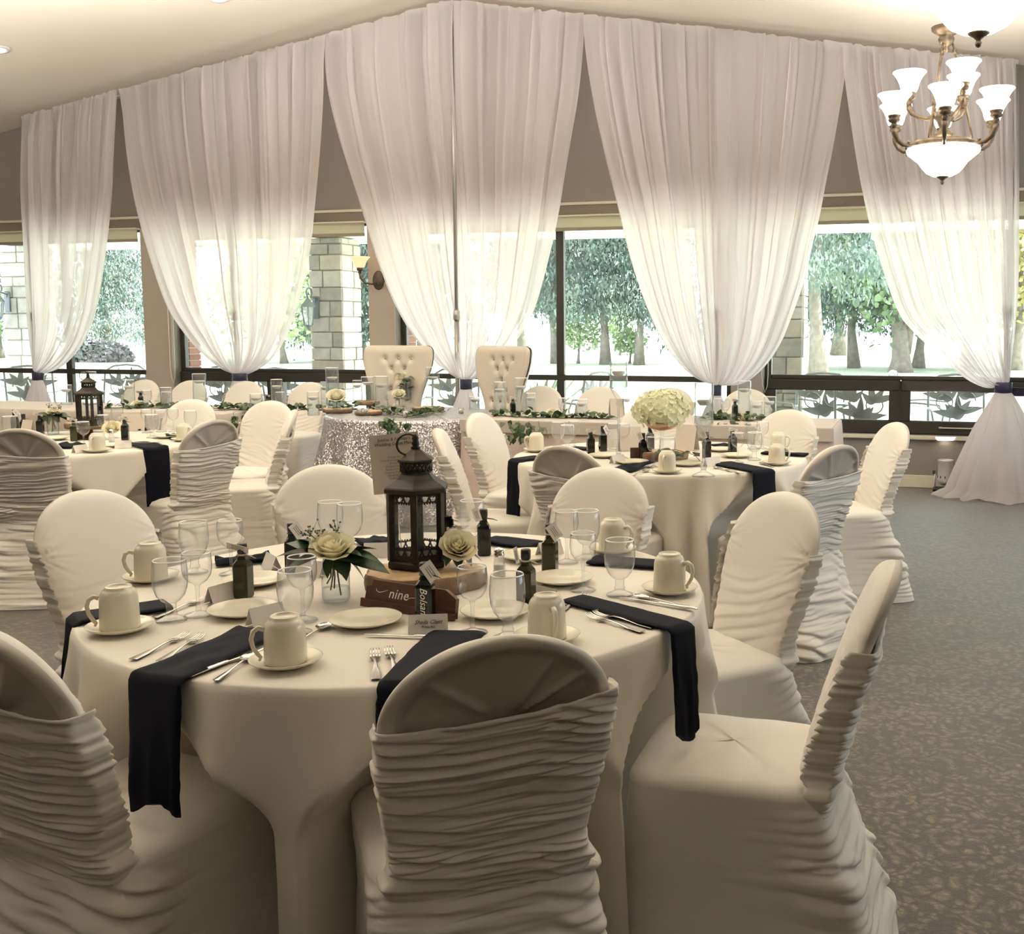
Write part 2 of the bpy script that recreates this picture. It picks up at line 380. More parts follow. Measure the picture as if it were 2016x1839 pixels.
# ------------------------------------------------------------------ windows
M_blind = material('roller_blind_cream', (.70, .68, .55), .8, transl=.35)
M_blindbar = material('blind_bottom_bar', (.30, .26, .19), .5)
M_band = material('blind_box_grey_brown', (.24, .205, .165), .6, bump=(14, .25, (25, 1, 1)))
M_handle = material('pewter_handle', (.42, .40, .37), .3, metal=.9)
def window(i, kind):
    u0, u1 = WIN[i]; w = thing('window_%d' % (i + 1), None, None); w['kind'] = 'structure'; w.rotation_euler = (0, 0, -TH)
    d0, d1 = DW + .11, DW + .17
    def part(n, mb, m, p=w): return mb.build(n, m, p, smooth=False)
    part('blind_box', MB().box(u0, u1, DW - .015, DW + .1, 2.492, HEAD - .012), M_band)
    rb = part('roller_blind', MB().box(u0 + .03, u1 - .02, DW - .03, DW - .022, 2.375, 2.475), M_blind)
    part('bottom_bar', MB().box(u0 + .03, u1 - .02, DW - .036, DW - .016, 2.345, 2.376, .004), M_blindbar, rb)
    bars = []
    def fb(a, b, z0, z1, n='frame_bar', e=0.0): part(n, MB().box(a, b, d0 - e, d1 + e, z0, z1, .006), M_frame)
    fb(u0, u0 + .06, SILL, HEAD); fb(u1 - .06, u1, SILL, HEAD); fb(u0 + .06, u1 - .06, HEAD - .14, HEAD)
    if kind == 'thin':
        um = (u0 + u1) / 2 + (.0 if i else .18)
        fb(u0 + .06, u1 - .06, SILL, SILL + .05, 'bottom_rail'); fb(u0 + .06, u1 - .06, .912, .965, 'middle_rail')
        fb(um - .04, um + .04, SILL + .05, .912, 'mullion'); fb(um - .04, um + .04, .965, HEAD - .14, 'mullion')
        for a, b in ((u0 + .05, um - .03), (um + .03, u1 - .05)):
            for z0, z1 in ((SILL + .04, .92), (.96, HEAD - .13)): part('pane', MB().box(a, b, DW + .138, DW + .142, z0, z1), M_pane)
    else:
        fb(u0 + .06, u1 - .06, .955, .993, 'middle_rail', .012)
        part('pane', MB().box(u0 + .05, u1 - .05, DW + .138, DW + .142, .985, HEAD - .13), M_pane)
        n = 2 if i == 1 else 3; step = (u1 - u0 - .03) / n if i == 1 else 1.215
        for k in range(n):
            a = u0 + .015 + k * step; b = min(a + step, u1)
            if i == 3 and k == 2: b = u1
            sash = part('sash', MB(), M_frame) if False else None
            f = MB().box(a, b, d0 - .02, d1, .855, .955, .01).box(a, b, d0 - .02, d1, SILL, .592, .01)
            f.box(a, a + .09, d0 - .02, d1, .59, .857).box(b - .10, b, d0 - .02, d1, .59, .857)
            f.box(a - .004, a + .004, d0 - .026, d0 - .015, SILL, .95)
            s = part('sash', f, M_frame)
            part('sash_pane', MB().box(a + .08, b - .09, DW + .133, DW + .137, .58, .865), M_pane, s)
            c = (a + b) / 2 - .12
            h = MB().tube([(c - .14, d0 - .045, .535), (c + .16, d0 - .045, .535)], .007).box(c - .15, c - .12, d0 - .05, d0 - .02, .525, .545, .003).box(c + .13, c + .16, d0 - .05, d0 - .02, .525, .545, .003)
            part('sash_handle', h, M_handle, s)
for i, k in enumerate(('thin', 'thick', 'thin', 'thick')): window(i, k)
# blind cords hanging at the column edges
M_cord = material('cord_white', (.8, .77, .7), .6)
for u, lab in ((-7.80, 'white loop cord of the blind beside the left tan column'), (-1.41, 'white loop cord of the blind at the right dark window frame')):
    pts = [(u, DW - .035, 2.4 - .1 * k) for k in range(15)] + [(u + .012, DW - .035, .9), (u + .032, DW - .035, .83), (u + .055, DW - .035, .9)] + [(u + .06, DW - .035, 1.0 + .1 * k) for k in range(15)]
    o = MB().tube(pts, .004, 5).build('blind_cord', M_cord, rotz=-TH); tag(o, lab, 'cord', 'blind cords')

# ------------------------------------------------------------------ ceiling downlights
M_dl = material('downlight_trim_white', (.8, .78, .74), .4)
M_dlens = material('downlight_lens', (.9, .9, .85), .4, emit=((1, .86, .66), 6.0))
for x, y, t, lab in ((-4, 97, 6.4, 'white recessed downlight at the left edge of the ceiling'), (432, -5, 5.6, 'white recessed downlight at the top edge left of the roof ridge')):
    # where the sight line meets the sloping ceiling
    r = ray(x, y); best = None
    for k in range(200, 1400):
        q = CAMO + r * (k * .01); u = q.x * CT - q.y * ST
        if q.z >= ceil_z(u): best = q; break
    if best is None: continue
    t_ = thing('downlight', lab, 'light', best, -TH, 'recessed ceiling downlights'); t_.rotation_euler = (0, -math.atan(.18), -TH)
    MB().lathe([(.062, 0), (.066, -.012), (.092, -.014), (.096, -.004), (.096, .004)], 28, cap=False).build('trim_ring', M_dl, t_)
    MB().lathe([(.001, -.006), (.064, -.006)], 24, cap=False).build('lens', M_dlens, t_)
# ------------------------------------------------------------------ outside: patio, porch, lawn, trees
rng = np.random.default_rng(7)
GZ = -.25
M_grass = material('lawn_grass', (.40, .44, .32), .9, vary=(.35, (.30, .38, .25)))
M_patio = material('pale_concrete', (.58, .56, .52), .85, vary=(2, (.5, .48, .45)))
struct('trim_4', MB().box(-14, 5, DW + .25, 14.3, GZ, -.04), M_patio)
lawn = MB().box(-75, 75, 14.3, 190, GZ - .2, GZ).build('lawn', M_grass, smooth=False, rotz=-TH); tag(lawn, 'sunlit lawn beyond the patio outside the windows', 'lawn', kind='stuff')
M_soff = material('soffit_white', (.80, .84, .80), .6)
pr = thing('porch_roof', 'pale slatted porch roof over the patio outside the windows', 'roof', (0, 0, 0), -TH)
MB().box(-14, 5, DW + .25, 12.75, 2.58, 2.75).build('roof_deck', M_soff, pr, smooth=False)
MB().box(-14, 5, 12.7, 12.78, 2.53, 2.78).build('fascia', M_soff, pr, smooth=False)
sp = MB().box(-.072, .072, DW + .26, 12.7, 2.555, 2.58, .004); o0 = None
for k in range(116):
    u = -13.2 + k * .152
    if o0 is None: o0 = sp.build('soffit_panel', M_soff, pr, smooth=False); o0.location = (u, 0, 0)
    else:
        c = o0.copy(); COL.objects.link(c); c.location = (u, 0, 0)

# stone pillars of single blocks
M_st = [material('limestone_%s' % n, c, .85, bump=(18, .5), vary=(9, c2)) for n, c, c2 in (
    ('grey', (.42, .40, .35), (.33, .31, .27)), ('buff', (.55, .50, .41), (.45, .40, .33)), ('pale', (.62, .59, .52), (.5, .47, .42)))]
def pillar(u, label, s=.46, d=12.15):
    t = thing('stone_pillar', label, 'pillar', W(u, d, 0), -TH, 'stone pillars along the patio')
    h = s / 2
    MB().box(-h + .025, h - .025, -h + .025, h - .025, -.04, 2.54).build('mortar_core', material('mortar', (.45, .43, .38), .9), t, smooth=False)
    z = -.04; row = 0
    while z < 2.5:
        rh = min(float(rng.uniform(.13, .22)), 2.545 - z)
        for face in range(4):
            split = float(rng.uniform(.32, .68)) if rng.random() < .8 else 1.0
            parts = [(0, split), (split, 1)] if split < 1 else [(0, 1)]
            for a, b in parts:
                pr_ = float(rng.uniform(0, .014)); x0, x1 = -h + a * s + .006, -h + b * s - .006
                m = MB().box(x0, x1, -h - pr_, -h + .05, z + .006, z + rh - .006, .008)
                o = m.build('stone', M_st[int(rng.integers(0, 3))], t, smooth=False); o.rotation_euler = (0, 0, face * math.pi / 2)
        z += rh; row += 1
PIL = []
for x, y, lab in ((32, 600, 'stone pillar at the far left, seen left of the first drape'), (643, 600, 'stone pillar behind the second window, carrying a wall lantern'), (1541, 600, 'grey stone pillar behind the right dark window frame')):
    u, z = on_wall(x, y, 11.93); PIL.append(u); pillar(u, lab)
M_iron = material('weathered_iron', (.16, .18, .19), .5, metal=.4)
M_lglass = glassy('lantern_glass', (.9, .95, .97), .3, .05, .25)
def out_lantern(u, d, z, lab):
    t = thing('wall_lantern', lab, 'lantern', W(u, d, z), -TH, 'porch wall lanterns')
    MB().lathe([(.02, .17), (.05, .13), (.095, .07), (.10, .06)], 6).build('roof', M_iron, t, smooth=False)
    MB().lathe([(.085, .06), (.055, -.16)], 6, cap=False).build('glass', M_lglass, t, smooth=False)
    m = MB()
    for k in range(6):
        a = k * math.pi / 3; m.tube([(.087 * math.cos(a), .087 * math.sin(a), .06), (.056 * math.cos(a), .056 * math.sin(a), -.16)], .006, 5)
    m.lathe([(.06, -.16), (.03, -.19), (.008, -.23)], 6); m.build('cage', M_iron, t)
    pts = [(0, 0, .17)] + [(0, .03 + .06 * math.sin(a) * 1.0, .24 + .06 * math.cos(a)) for a in np.linspace(-1.5, 2.6, 10)] + [(0, .17, .16), (0, .18, .05)]
    MB().tube(pts, .012, 6).box(-.05, .05, .165, .2, -.08, .2, .01).build('bracket', M_iron, t)
out_lantern(PIL[1] - .14, 11.73, 1.62, 'grey iron lantern on the stone pillar behind the second window')
out_lantern(PIL[0] - .12, 11.73, 1.72, 'scroll arm iron lantern on the far left stone pillar')

# brick jambs outside the glass
M_brick = [material('red_brick_%d' % k, c, .85, bump=(50, .3)) for k, c in enumerate(((.38, .17, .12), (.45, .22, .16), (.33, .15, .11)))]
M_mort = material('brick_mortar', (.62, .58, .52), .9)
for (uu, side, lab) in ((-7.80, 1, 'red brick jamb outside the left end of the second window'), (-5.15, 1, 'red brick jamb outside the left end of the third window')):
    t = thing('brick_jamb', lab, 'brickwork', W(uu, DW + .26, 0), -TH, 'brick window jambs')
    MB().box(-.30, .006, .0, .19, -.04, 2.55).build('mortar_bed', M_mort, t, smooth=False)
    br = [MB().box(-.19, .018, .004, .198, 0, .058, .004), MB().box(-.09, .018, .004, .198, 0, .058, .004)]
    for k in range(37):
        z = -.03 + k * .069
        br[k % 2].build('brick', M_brick[int(rng.integers(0, 3))], t, smooth=False, loc=(0, float(rng.uniform(-.002, .004)), z))

# trees -------------------------------------------------------------
M_bark = material('grey_bark', (.15, .125, .11), .9, bump=(14, .8, (1, 1, .25)), vary=(5, (.22, .19, .17)))
def leafmat(name, c, c2): return material(name, c, .7, spec=.3, vary=(1.1, c2, 2), transl=.2)
M_lf = {'spruce': leafmat('spruce_needles', (.075, .115, .11), (.20, .26, .215)), 'broad': leafmat('broad_leaves', (.11, .18, .10), (.25, .34, .19)), 'gold': leafmat('turning_leaves', (.42, .40, .16), (.5, .42, .22)), 'pale': leafmat('pale_leaves', (.30, .42, .22), (.45, .52, .34))}
def quads(pts, dirs, L, Wd, seed):
    """leaf sprays: a drooping card at each point"""
    r = np.random.default_rng(seed); n = len(pts)
    side = np.cross(dirs, r.normal(size=(n, 3))); side /= np.linalg.norm(side, axis=1)[:, None] + 1e-9
    L = np.asarray(L)[:, None]; Wd = np.asarray(Wd)[:, None]
    a = pts - side * Wd * .5; b = pts + side * Wd * .5; tip = pts + dirs * L
    mid1 = pts + dirs * L * .55 + side * Wd * .62; mid2 = pts + dirs * L * .55 - side * Wd * .62
    V = np.stack([a, b, mid1, tip, mid2], 1).reshape(-1, 3); F = np.arange(n * 5).reshape(-1, 5)
    return V, F
def fast_mesh(name, V, F, mat, parent):
    me = bpy.data.meshes.new(name); k = F.shape[1]
    me.vertices.add(len(V)); me.vertices.foreach_set('co', V.astype(np.float32).ravel())
    me.loops.add(F.size); me.loops.foreach_set('vertex_index', F.astype(np.int32).ravel())
    me.polygons.add(len(F)); me.polygons.foreach_set('loop_start', np.arange(0, F.size, k, dtype=np.int32)); me.polygons.foreach_set('loop_total', np.full(len(F), k, np.int32))
    me.update(calc_edges=True); me.validate(); me.materials.append(mat)
    o = bpy.data.objects.new(name, me); COL.objects.link(o); o.parent = parent; return o
def tree(px, py, kind, h, rad, z_low, tr, label, seed, n=7000, lean=0.0, twin=False):
    base = at(px, py, GZ); r = np.random.default_rng(seed)
    t = thing('conifer_tree' if kind == 'spruce' else 'broadleaf_tree', label, 'tree', base, 0, 'trees on the lawn')
    m = MB()
    zs = np.linspace(0, h * .9, 9)
    def trunk(l, top, r0):
        pts = [(l * z + .12 * math.sin(z * .9 + seed), .08 * math.cos(z * .7), z) for z in np.linspace(0, top, 9)]
        rs = [r0 * (1.75 if i == 0 else 1.12 if i == 1 else 1) * (1 - .75 * (z / h)) for i, z in enumerate(np.linspace(0, top, 9))]
        m.tube(pts, rs, 9)
    if twin:
        m.tube([(0, 0, 0), (0, 0, .5), (-.03, 0, 1.2), (-.14, 0, 2.2)], [tr * 1.6, tr * 1.15, tr * 1.02, tr * .95], 10)
        m.tube([(-.10, 0, 1.9), (-.35, 0, 3.0), (-1.0, .1, 4.6), (-2.0, .2, 7)], [tr * .75, tr * .7, tr * .5, tr * .25], 8)
        m.tube([(.18, 0, .7), (.34, 0, 2.0), (.55, 0, 3.4), (.9, 0, 6), (1.4, 0, 9)], [tr * .62, tr * .6, tr * .52, tr * .4, tr * .2], 8)
        m.tube([(.0, 0, 2.4), (.1, 0, 4), (0, 0, 9)], [tr * .6, tr * .5, tr * .2], 8)
    else: trunk(lean, h * .92, tr)
    for k in range(9):
        a = r.uniform(0, 6.28); z = z_low + (h - z_low) * r.uniform(.02, .5); q = rad * r.uniform(.4, .75)
        m.tube([(lean * z, 0, z), (lean * z + math.cos(a) * q * .5, math.sin(a) * q * .5, z + .25), (lean * z + math.cos(a) * q, math.sin(a) * q, z + .2 if kind != 'spruce' else z - .3)], [tr * .22, tr * .15, tr * .06], 5)
    m.build('trunk', M_bark, t)
    # clusters on boughs
    if kind == 'spruce':
        nb = 520; n = int(n * 3.2)
        zf = r.uniform(0, 1, nb) ** .9; az = r.uniform(0, 2 * np.pi, nb)
        rr = rad * (1 - zf * .80) * r.uniform(.25, 1.08, nb); zc = z_low + .3 + zf * (h - z_low) - rr * .12
        ctr = np.stack([np.cos(az) * rr + lean * zc, np.sin(az) * rr, zc], 1)
    else:
        nb = 120
        v = r.normal(size=(nb, 3)); v /= np.linalg.norm(v, axis=1)[:, None]; q = r.uniform(.35, 1, nb)[:, None] ** .5
        ctr = v * q * np.array([rad, rad, (h - z_low) / 2]) + np.array([0, 0, (h + z_low) / 2])
    which = r.integers(0, nb, n); cs = rad * .13 if kind == 'spruce' else rad * .24
    pts = ctr[which] + r.normal(size=(n, 3)) * np.array([cs, cs, cs * .55])
    if kind == 'spruce':
        d = np.stack([r.normal(0, .35, n), r.normal(0, .35, n), -np.abs(r.normal(.8, .4, n))], 1); L = r.uniform(.10, .30, n) * min(1, rad / 3); Wd = r.uniform(.03, .08, n) * min(1, rad / 3)
    else:
        d = r.normal(size=(n, 3)) + np.array([0, 0, -.4]); L = r.uniform(.12, .3, n) * (1 if rad > 2 else .7); Wd = r.uniform(.10, .22, n) * (1 if rad > 2 else .7)
    d /= np.linalg.norm(d, axis=1)[:, None]
    V, F = quads(pts, d, L, Wd, seed); o = fast_mesh('foliage', V, F, M_lf[kind], t); o['kind'] = 'stuff'
tree(1187, 718, 'spruce', 13, 3.0, 2.0, .17, 'tall spruce centred in the window right of the tufted chairs', 1, 9000)
tree(1092, 716, 'spruce', 12, 2.6, 2.2, .20, 'spruce with its trunk just left of the black window mullion', 2, 8000)
tree(1029, 702, 'spruce', 12, 3.2, 2.6, .22, 'spruce half hidden behind the right tufted chair', 3, 7000)
tree(1262, 719, 'spruce', 12, 2.7, 1.6, .16, 'spruce standing at the left edge of the fourth drape', 4, 7000, .03)
tree(1143, 716, 'pale', 2.6, 1.0, .6, .06, 'small pale young tree left of the centred spruce', 5, 900)
tree(1241, 716, 'pale', 1.6, .7, .5, .05, 'lowest little pale tree right of the centred spruce', 6, 600)
tree(1218, 700, 'pale', 3.2, .8, .9, .06, 'slim pale sapling just above the tall candle stand', 7, 900)
tree(1606, 752, 'spruce', 14, 2.7, 2.6, .20, 'pale barked spruce nearest to the right stone pillar', 8, 9500)
tree(1680, 725, 'spruce', 13, 3.2, 1.5, .17, 'spruce in the middle of the right window', 9, 9000)
tree(1650, 700, 'spruce', 16, 5.5, 2.6, .3, 'wide spruce filling the back of the right window', 19, 9000)
tree(1773, 733, 'broad', 12, 3.6, 2.1, .31, 'thick twin trunk tree left of the fifth drape', 10, 9000, twin=True)
tree(1815, 725, 'broad', 7, 2.4, 1.8, .18, 'dark trunk tree right behind the twin trunk tree', 11, 5000)
tree(1998, 729, 'gold', 9, 2.6, 2.1, .24, 'yellowing tree at the right edge of the picture', 12, 5500)
tree(1905, 724, 'spruce', 12, 3.4, 1.6, .25, 'spruce seen only through the fifth drape', 13, 6500)
tree(212, 702, 'spruce', 11, 3.4, .9, .28, 'dark evergreen between the first drape and the left column', 14, 9000)
tree(640, 712, 'spruce', 12, 3.6, 1.0, .25, 'evergreen standing behind the lantern pillar', 15, 9000)
tree(560, 716, 'pale', 5.5, 2.4, .9, .12, 'pale leafy tree left of the lantern pillar', 16, 3500)
tree(712, 709, 'spruce', 12, 3.0, 1.0, .25, 'evergreen between the lantern pillar and the sconce column', 17, 8000)
tree(-8, 705, 'broad', 8, 3.4, 1.2, .3, 'leafy tree at the left edge beyond the first window', 18, 5000)
tree(830, 712, 'spruce', 12, 3.2, 1.4, .25, 'evergreen seen beside the brick jamb of the third window', 20, 7000)
tree(1480, 715, 'spruce', 13, 4.0, 1.2, .28, 'evergreen seen only through the fourth drape', 21, 7000)
def shrub(px, py, w, h, mat, label, seed, n=1200):
    t = thing('shrub', label, 'shrub', at(px, py, GZ), 0, 'low shrubs on the lawn'); r = np.random.default_rng(seed)
    v = r.normal(size=(n, 3)); v /= np.linalg.norm(v, axis=1)[:, None]
    pts = v * np.array([w, .7, h]) * r.uniform(.5, 1, (n, 1)) ** .4; pts[:, 2] = np.abs(pts[:, 2])
    d = r.normal(size=(n, 3)); d /= np.linalg.norm(d, axis=1)[:, None]
    V, F = quads(pts, d, r.uniform(.12, .25, n), r.uniform(.08, .18, n), seed); o = fast_mesh('foliage', V, F, mat, t); o['kind'] = 'stuff'
    MB().tube([(0, 0, 0), (0, 0, h * .6)], .05, 6).build('stem', M_bark, t)
M_dark = leafmat('dark_hedge_leaves', (.10, .12, .12), (.19, .16, .17))
shrub(182, 713, 1.5, 1.1, M_dark, 'dark purple shrub low behind the first drape', 31)
shrub(216, 713, 1.2, .95, M_dark, 'dark shrub left of the tan column', 32)

# patio furniture -----------------------------------------------------
M_pchair = material('patio_iron_grey', (.34, .37, .37), .45, metal=.3)
def leaf_plate(m, c, L, wd, ang, th=.004, bend=.25):
    """a flat metal leaf cut-out in the x-z plane"""
    P = []
    for i in range(9):
        t = i / 8; P.append((L * t, wd * math.sin(math.pi * t ** .8) * .5, bend * L * t * t))
    ca, sa = math.cos(ang), math.sin(ang); up = []; dn = []
    for x, hw, b in P:
        up.append((c[0] + x * ca - (b + hw) * sa, c[2] + x * sa + (b + hw) * ca)); dn.append((c[0] + x * ca - (b - hw) * sa, c[2] + x * sa + (b - hw) * ca))
    V = [(x, c[1] + s, z) for s in (-th, th) for x, z in up + dn[::-1]]; n = len(up) * 2
    m.add(V, [tuple(range(n)), tuple(range(2 * n - 1, n - 1, -1))] + [(i, (i + 1) % n, n + (i + 1) % n, n + i) for i in range(n)])
def patio_chair(loc, rz, label):
    t = thing('patio_chair', label, 'chair', loc, rz, 'wrought iron patio chairs')
    w = .27
    f = MB().tube([(-w, .26, .42), (-w, .28, .62), (-w, .33, .92), (-w * .6, .35, .985), (0, .355, 1.0), (w * .6, .35, .985), (w, .33, .92), (w, .28, .62), (w, .26, .42)], .014, 7)
    f.tube([(-w, .28, .50), (w, .28, .50)], .012, 6); f.build('back_frame', M_pchair, t)
    s = MB().box(-w, w, -.24, .27, .405, .425, .008)
    for k in range(7): s.tube([(-w + .02 + k * .083, -.24, .43), (-w + .02 + k * .083, .26, .43)], .009, 5)
    s.build('seat', M_pchair, t)
    for cx, cz, sg in ((-.02, .56, 1), (.06, .60, -1), (-.12, .74, 1), (.13, .76, -1)):
        for k in range(4):
            m = MB(); leaf_plate(m, (cx, .31, cz), .16 + .05 * (k % 2), .075, (.25 + .72 * k) if sg > 0 else math.pi - .25 - .72 * k, bend=.45 * sg); m.build('back_leaf', M_pchair, t, smooth=False)
    v = MB().tube(arc((.1, .3, .74), .09, 0, 5.5, 14), .008, 5).tube(arc((-.11, .3, .72), .08, 2, 7.8, 14), .008, 5); v.build('back_scroll', M_pchair, t)
    for sx in (-1, 1):
        MB().tube([(sx * w, .26, .42), (sx * w, .30, .2), (sx * (w + .02), .34, 0)], .014, 6).build('leg', M_pchair, t)
        MB().tube([(sx * w, -.22, .42), (sx * w, -.24, .2), (sx * (w + .02), -.27, 0)], .014, 6).build('leg', M_pchair, t)
        MB().tube([(sx * w, .29, .66), (sx * (w + .02), .05, .68), (sx * (w + .02), -.2, .66), (sx * w, -.24, .55), (sx * w, -.22, .42)], .012, 6).build('arm', M_pchair, t)
for i, (x, y, d, a, lab) in enumerate(((75, 790, 11.0, .5, 'pale iron patio chair outside the far left low pane'), (222, 790, 11.0, .2, 'iron patio chair behind the black lantern of the left table'), (415, 780, 10.9, .1, 'leaf back patio chair left of the second drape tie'), (518, 780, 10.9, -.2, 'leaf back patio chair right of the second drape tie'), (590, 790, 11.2, 2.9, 'leaf back patio chair right of the small sash divider'), (885, 780, 11.0, .2, 'patio chair between the tufted chairs'),
        (1128, 780, 10.9, 1.3, 'side turned patio chair right of the black mullion'), (1552, 800, 11.6, 1.2, 'pale patio chair at the left end of the right low pane'), (1624, 815, 10.8, .15, 'leaf back patio chair in the middle of the right low pane'), (1708, 800, 10.8, -.1, 'leaf back patio chair at the right end of the right low pane'), (1890, 800, 10.8, .1, 'leaf back patio chair left of the last drape skirt'), (1820, 800, 11.8, 1.4, 'side turned patio chair behind the last low pane'))):
    u, z = on_wall(x, y, d); p = W(u, d, -.04); patio_chair((p.x, p.y, -.04), -TH + a + (0 if i % 3 else math.pi), lab)
# agave in a pot
u, z = on_wall(1058, 760, 11.2); p = W(u, 11.2, -.04); ag = thing('agave_plant', 'spiky agave in a grey pot outside right of the tufted chair', 'plant', p, 0)
MB().lathe([(.14, 0), (.17, .05), (.22, .38), (.24, .45), (.25, .47), (.24, .48), (.21, .47), (.2, .42)], 20).build('pot', material('grey_pot', (.42, .45, .47), .6), ag)
M_agave = material('agave_green', (.28, .42, .26), .5, transl=.2)
for k in range(11):
    a = k * 2.4; e = .5 + .09 * (k % 6); L = .62; V = []; F = []
    for i in range(6):
        t = i / 5; rr = L * t * math.cos(e + .1 * t); zz = .46 + L * t * math.sin(e + .1 * t); hw = .055 * (1 - t ** 1.6)
        for s in (-1, 0, 1): V.append((rr * math.cos(a) - s * hw * math.sin(a), rr * math.sin(a) + s * hw * math.cos(a), zz - (.02 if s == 0 else 0)))
    for i in range(5):
        for j in range(2): F.append((i * 3 + j, i * 3 + j + 1, i * 3 + j + 4, i * 3 + j + 3))
    mesh('leaf', V, F, M_agave, ag)
# ------------------------------------------------------------------ drapes: sheer panels on pipe rods, tied low with navy bands
DD = 9.35
def sheer():
    m = bpy.data.materials.new('white_sheer_voile'); m.use_nodes = True; nt = m.node_tree; nt.nodes.clear()
    out = nt.nodes.new('ShaderNodeOutputMaterial'); at_ = nt.nodes.new('ShaderNodeAttribute'); at_.attribute_name = 'layers'
    tr = nt.nodes.new('ShaderNodeBsdfTransparent'); tl = nt.nodes.new('ShaderNodeBsdfTranslucent'); df = nt.nodes.new('ShaderNodeBsdfDiffuse')
    tl.inputs[0].default_value = (.90, .85, .885, 1); df.inputs[0].default_value = (.82, .78, .78, 1)
    m1 = nt.nodes.new('ShaderNodeMixShader'); m1.inputs[0].default_value = .55
    nt.links.new(df.outputs[0], m1.inputs[1]); nt.links.new(tl.outputs[0], m1.inputs[2])
    rp = nt.nodes.new('ShaderNodeMapRange'); rp.inputs[3].default_value = .27; rp.inputs[4].default_value = .015
    nt.links.new(at_.outputs['Fac'], rp.inputs[0])
    m2 = nt.nodes.new('ShaderNodeMixShader'); nt.links.new(rp.outputs[0], m2.inputs[0])
    nt.links.new(m1.outputs[0], m2.inputs[1]); nt.links.new(tr.outputs[0], m2.inputs[2]); nt.links.new(m2.outputs[0], out.inputs[0])
    return m
M_sheer = sheer()
M_navy = material('navy_satin_band', (.022, .022, .06), .45, sheen=.2)
M_pipe = material('drape_pipe_grey', (.42, .40, .38), .35, metal=.7)
def resample(pts, n):
    P = np.array(pts, float)
    # smooth the traced outline
    for _ in range(3):
        Q = [P[0]]
        for a, b in zip(P[:-1], P[1:]): Q += [a * .75 + b * .25, a * .25 + b * .75]
        P = np.array(Q + [P[-1]])
    s = np.r_[0, np.cumsum(np.linalg.norm(np.diff(P, axis=0), axis=1))]; s /= s[-1]; t = np.linspace(0, 1, n)
    return np.stack([np.interp(t, s, P[:, k]) for k in range(2)], 1)
def drape(idx, left, right, top, tie, skirt_c, label, skw=.40, folds=46):
    toUZ = lambda pts: [on_wall(x, y, DD) for x, y in pts]
    nr, ns = 90, 330
    L = resample(toUZ(left), nr); R = resample(toUZ(right), nr); T = np.array(toUZ(top))
    s = np.linspace(0, 1, ns)
    tu = (T[:, 0] - T[0, 0]) / (T[-1, 0] - T[0, 0]); topz = np.interp(s, tu, T[:, 1]); topu = np.interp(s, tu, T[:, 0])
    t = np.linspace(0, 1, nr)[:, None]
    # gather unevenly: bunches of cloth
    sw = s + .010 * np.sin(s * 61 + idx) + .006 * np.sin(s * 143 + 2 * idx)
    U = L[:, :1] * (1 - sw) + R[:, :1] * sw; Z = L[:, 1:] * (1 - sw) + R[:, 1:] * sw
    k = (1 - t) ** 2
    Z += k * (topz - (L[0, 1] * (1 - s) + R[0, 1] * s)); U += k * (topu - (L[0, 0] * (1 - s) + R[0, 0] * s))
    ph = vnoise(s * folds, t * .9 + idx * 7, idx) - .5; f2 = vnoise(s * folds * 2.3, t * 2.2 + idx, idx + 9) - .5; f3 = vnoise(s * 9, t * 1.6 + 3 * idx, idx + 5) - .5
    env = np.minimum(1, (U.max(1) - U.min(1)) / 1.2)[:, None]
    D = DD + (.085 * ph + .030 * f2 + .10 * f3) * (.35 + .65 * env) * (.55 + .45 * sstep(0, .08, t))
    ww = np.clip((s - .5) * 2, -1, 1); D = D - (1 - ww ** 2) * .05 * sstep(.8, 1, t)
    U = U + .012 * (vnoise(s * folds * 1.3, t * 2 + 5, idx + 3) - .5) * env
    # frilled head above the rod
    head = .055 + .02 * (vnoise(s * 70, s * 0, idx + 4) - .5)
    U0 = U[0]; Z0 = Z[0] + head; D0 = DD + .035 * (vnoise(s * 60, s * 0, idx) - .5)
    U = np.vstack([U0, U]); Z = np.vstack([Z0, Z]); D = np.vstack([D0, D])
    P = np.stack([U, D, Z], 2)
    lay = .12 + .88 * sstep(.22, .62, vnoise(s * 24, t * .7 + 2, idx + 11)) * np.ones((nr, 1)) + .25 * (vnoise(s * 90, t * .5, idx + 2) - .5)
    lay = lay + .55 * sstep(.72, 1, t) + .5 * (sstep(.06, 0, s) + sstep(.94, 1, s)); lay = np.clip(np.vstack([np.ones(ns), lay]), 0, 1)
    th = thing('sheer_drape', label, 'curtain', (0, 0, 0), -TH, 'tied white drapes along the window wall')
    o = MB().grid(P).build('drape_panel', M_sheer, th)
    a = o.data.attributes.new('layers', 'FLOAT', 'POINT'); a.data.foreach_set('value', lay.ravel().astype(np.float32))
    # band
    (ua, za), (ub, zb) = on_wall(tie[0], tie[1], DD), on_wall(tie[2], tie[3], DD); uc = (ua + ub) / 2; hw = abs(ub - ua) / 2
    prof = [(hw * .96, zb - .004), (hw * 1.03, zb + .003), (hw * 1.0, (za + zb) / 2), (hw * 1.03, za - .003), (hw * .96, za + .004)]
    MB().lathe(prof, 24, (uc, DD - .02, 0), cap=False, sy=.8).build('tie_band', M_navy, th)
    # skirt below the band
    us, _ = on_wall(skirt_c, 700, DD); na, nz = 200, 46; ang = np.linspace(0, 2 * np.pi, na, endpoint=False); tt = np.linspace(0, 1, nz)[:, None]
    rad = hw * .9 + (skw - hw) * (tt ** .85) ; fold = vnoise(ang / (2 * np.pi) * 34, tt * 1.1 + idx, idx + 21) - .5
    # wrap the noise round the seam
    w = sstep(.93, 1, ang / (2 * np.pi)); fold = fold * (1 - w) + w * (vnoise(ang * 0, tt * 1.1 + idx, idx + 21) - .5)
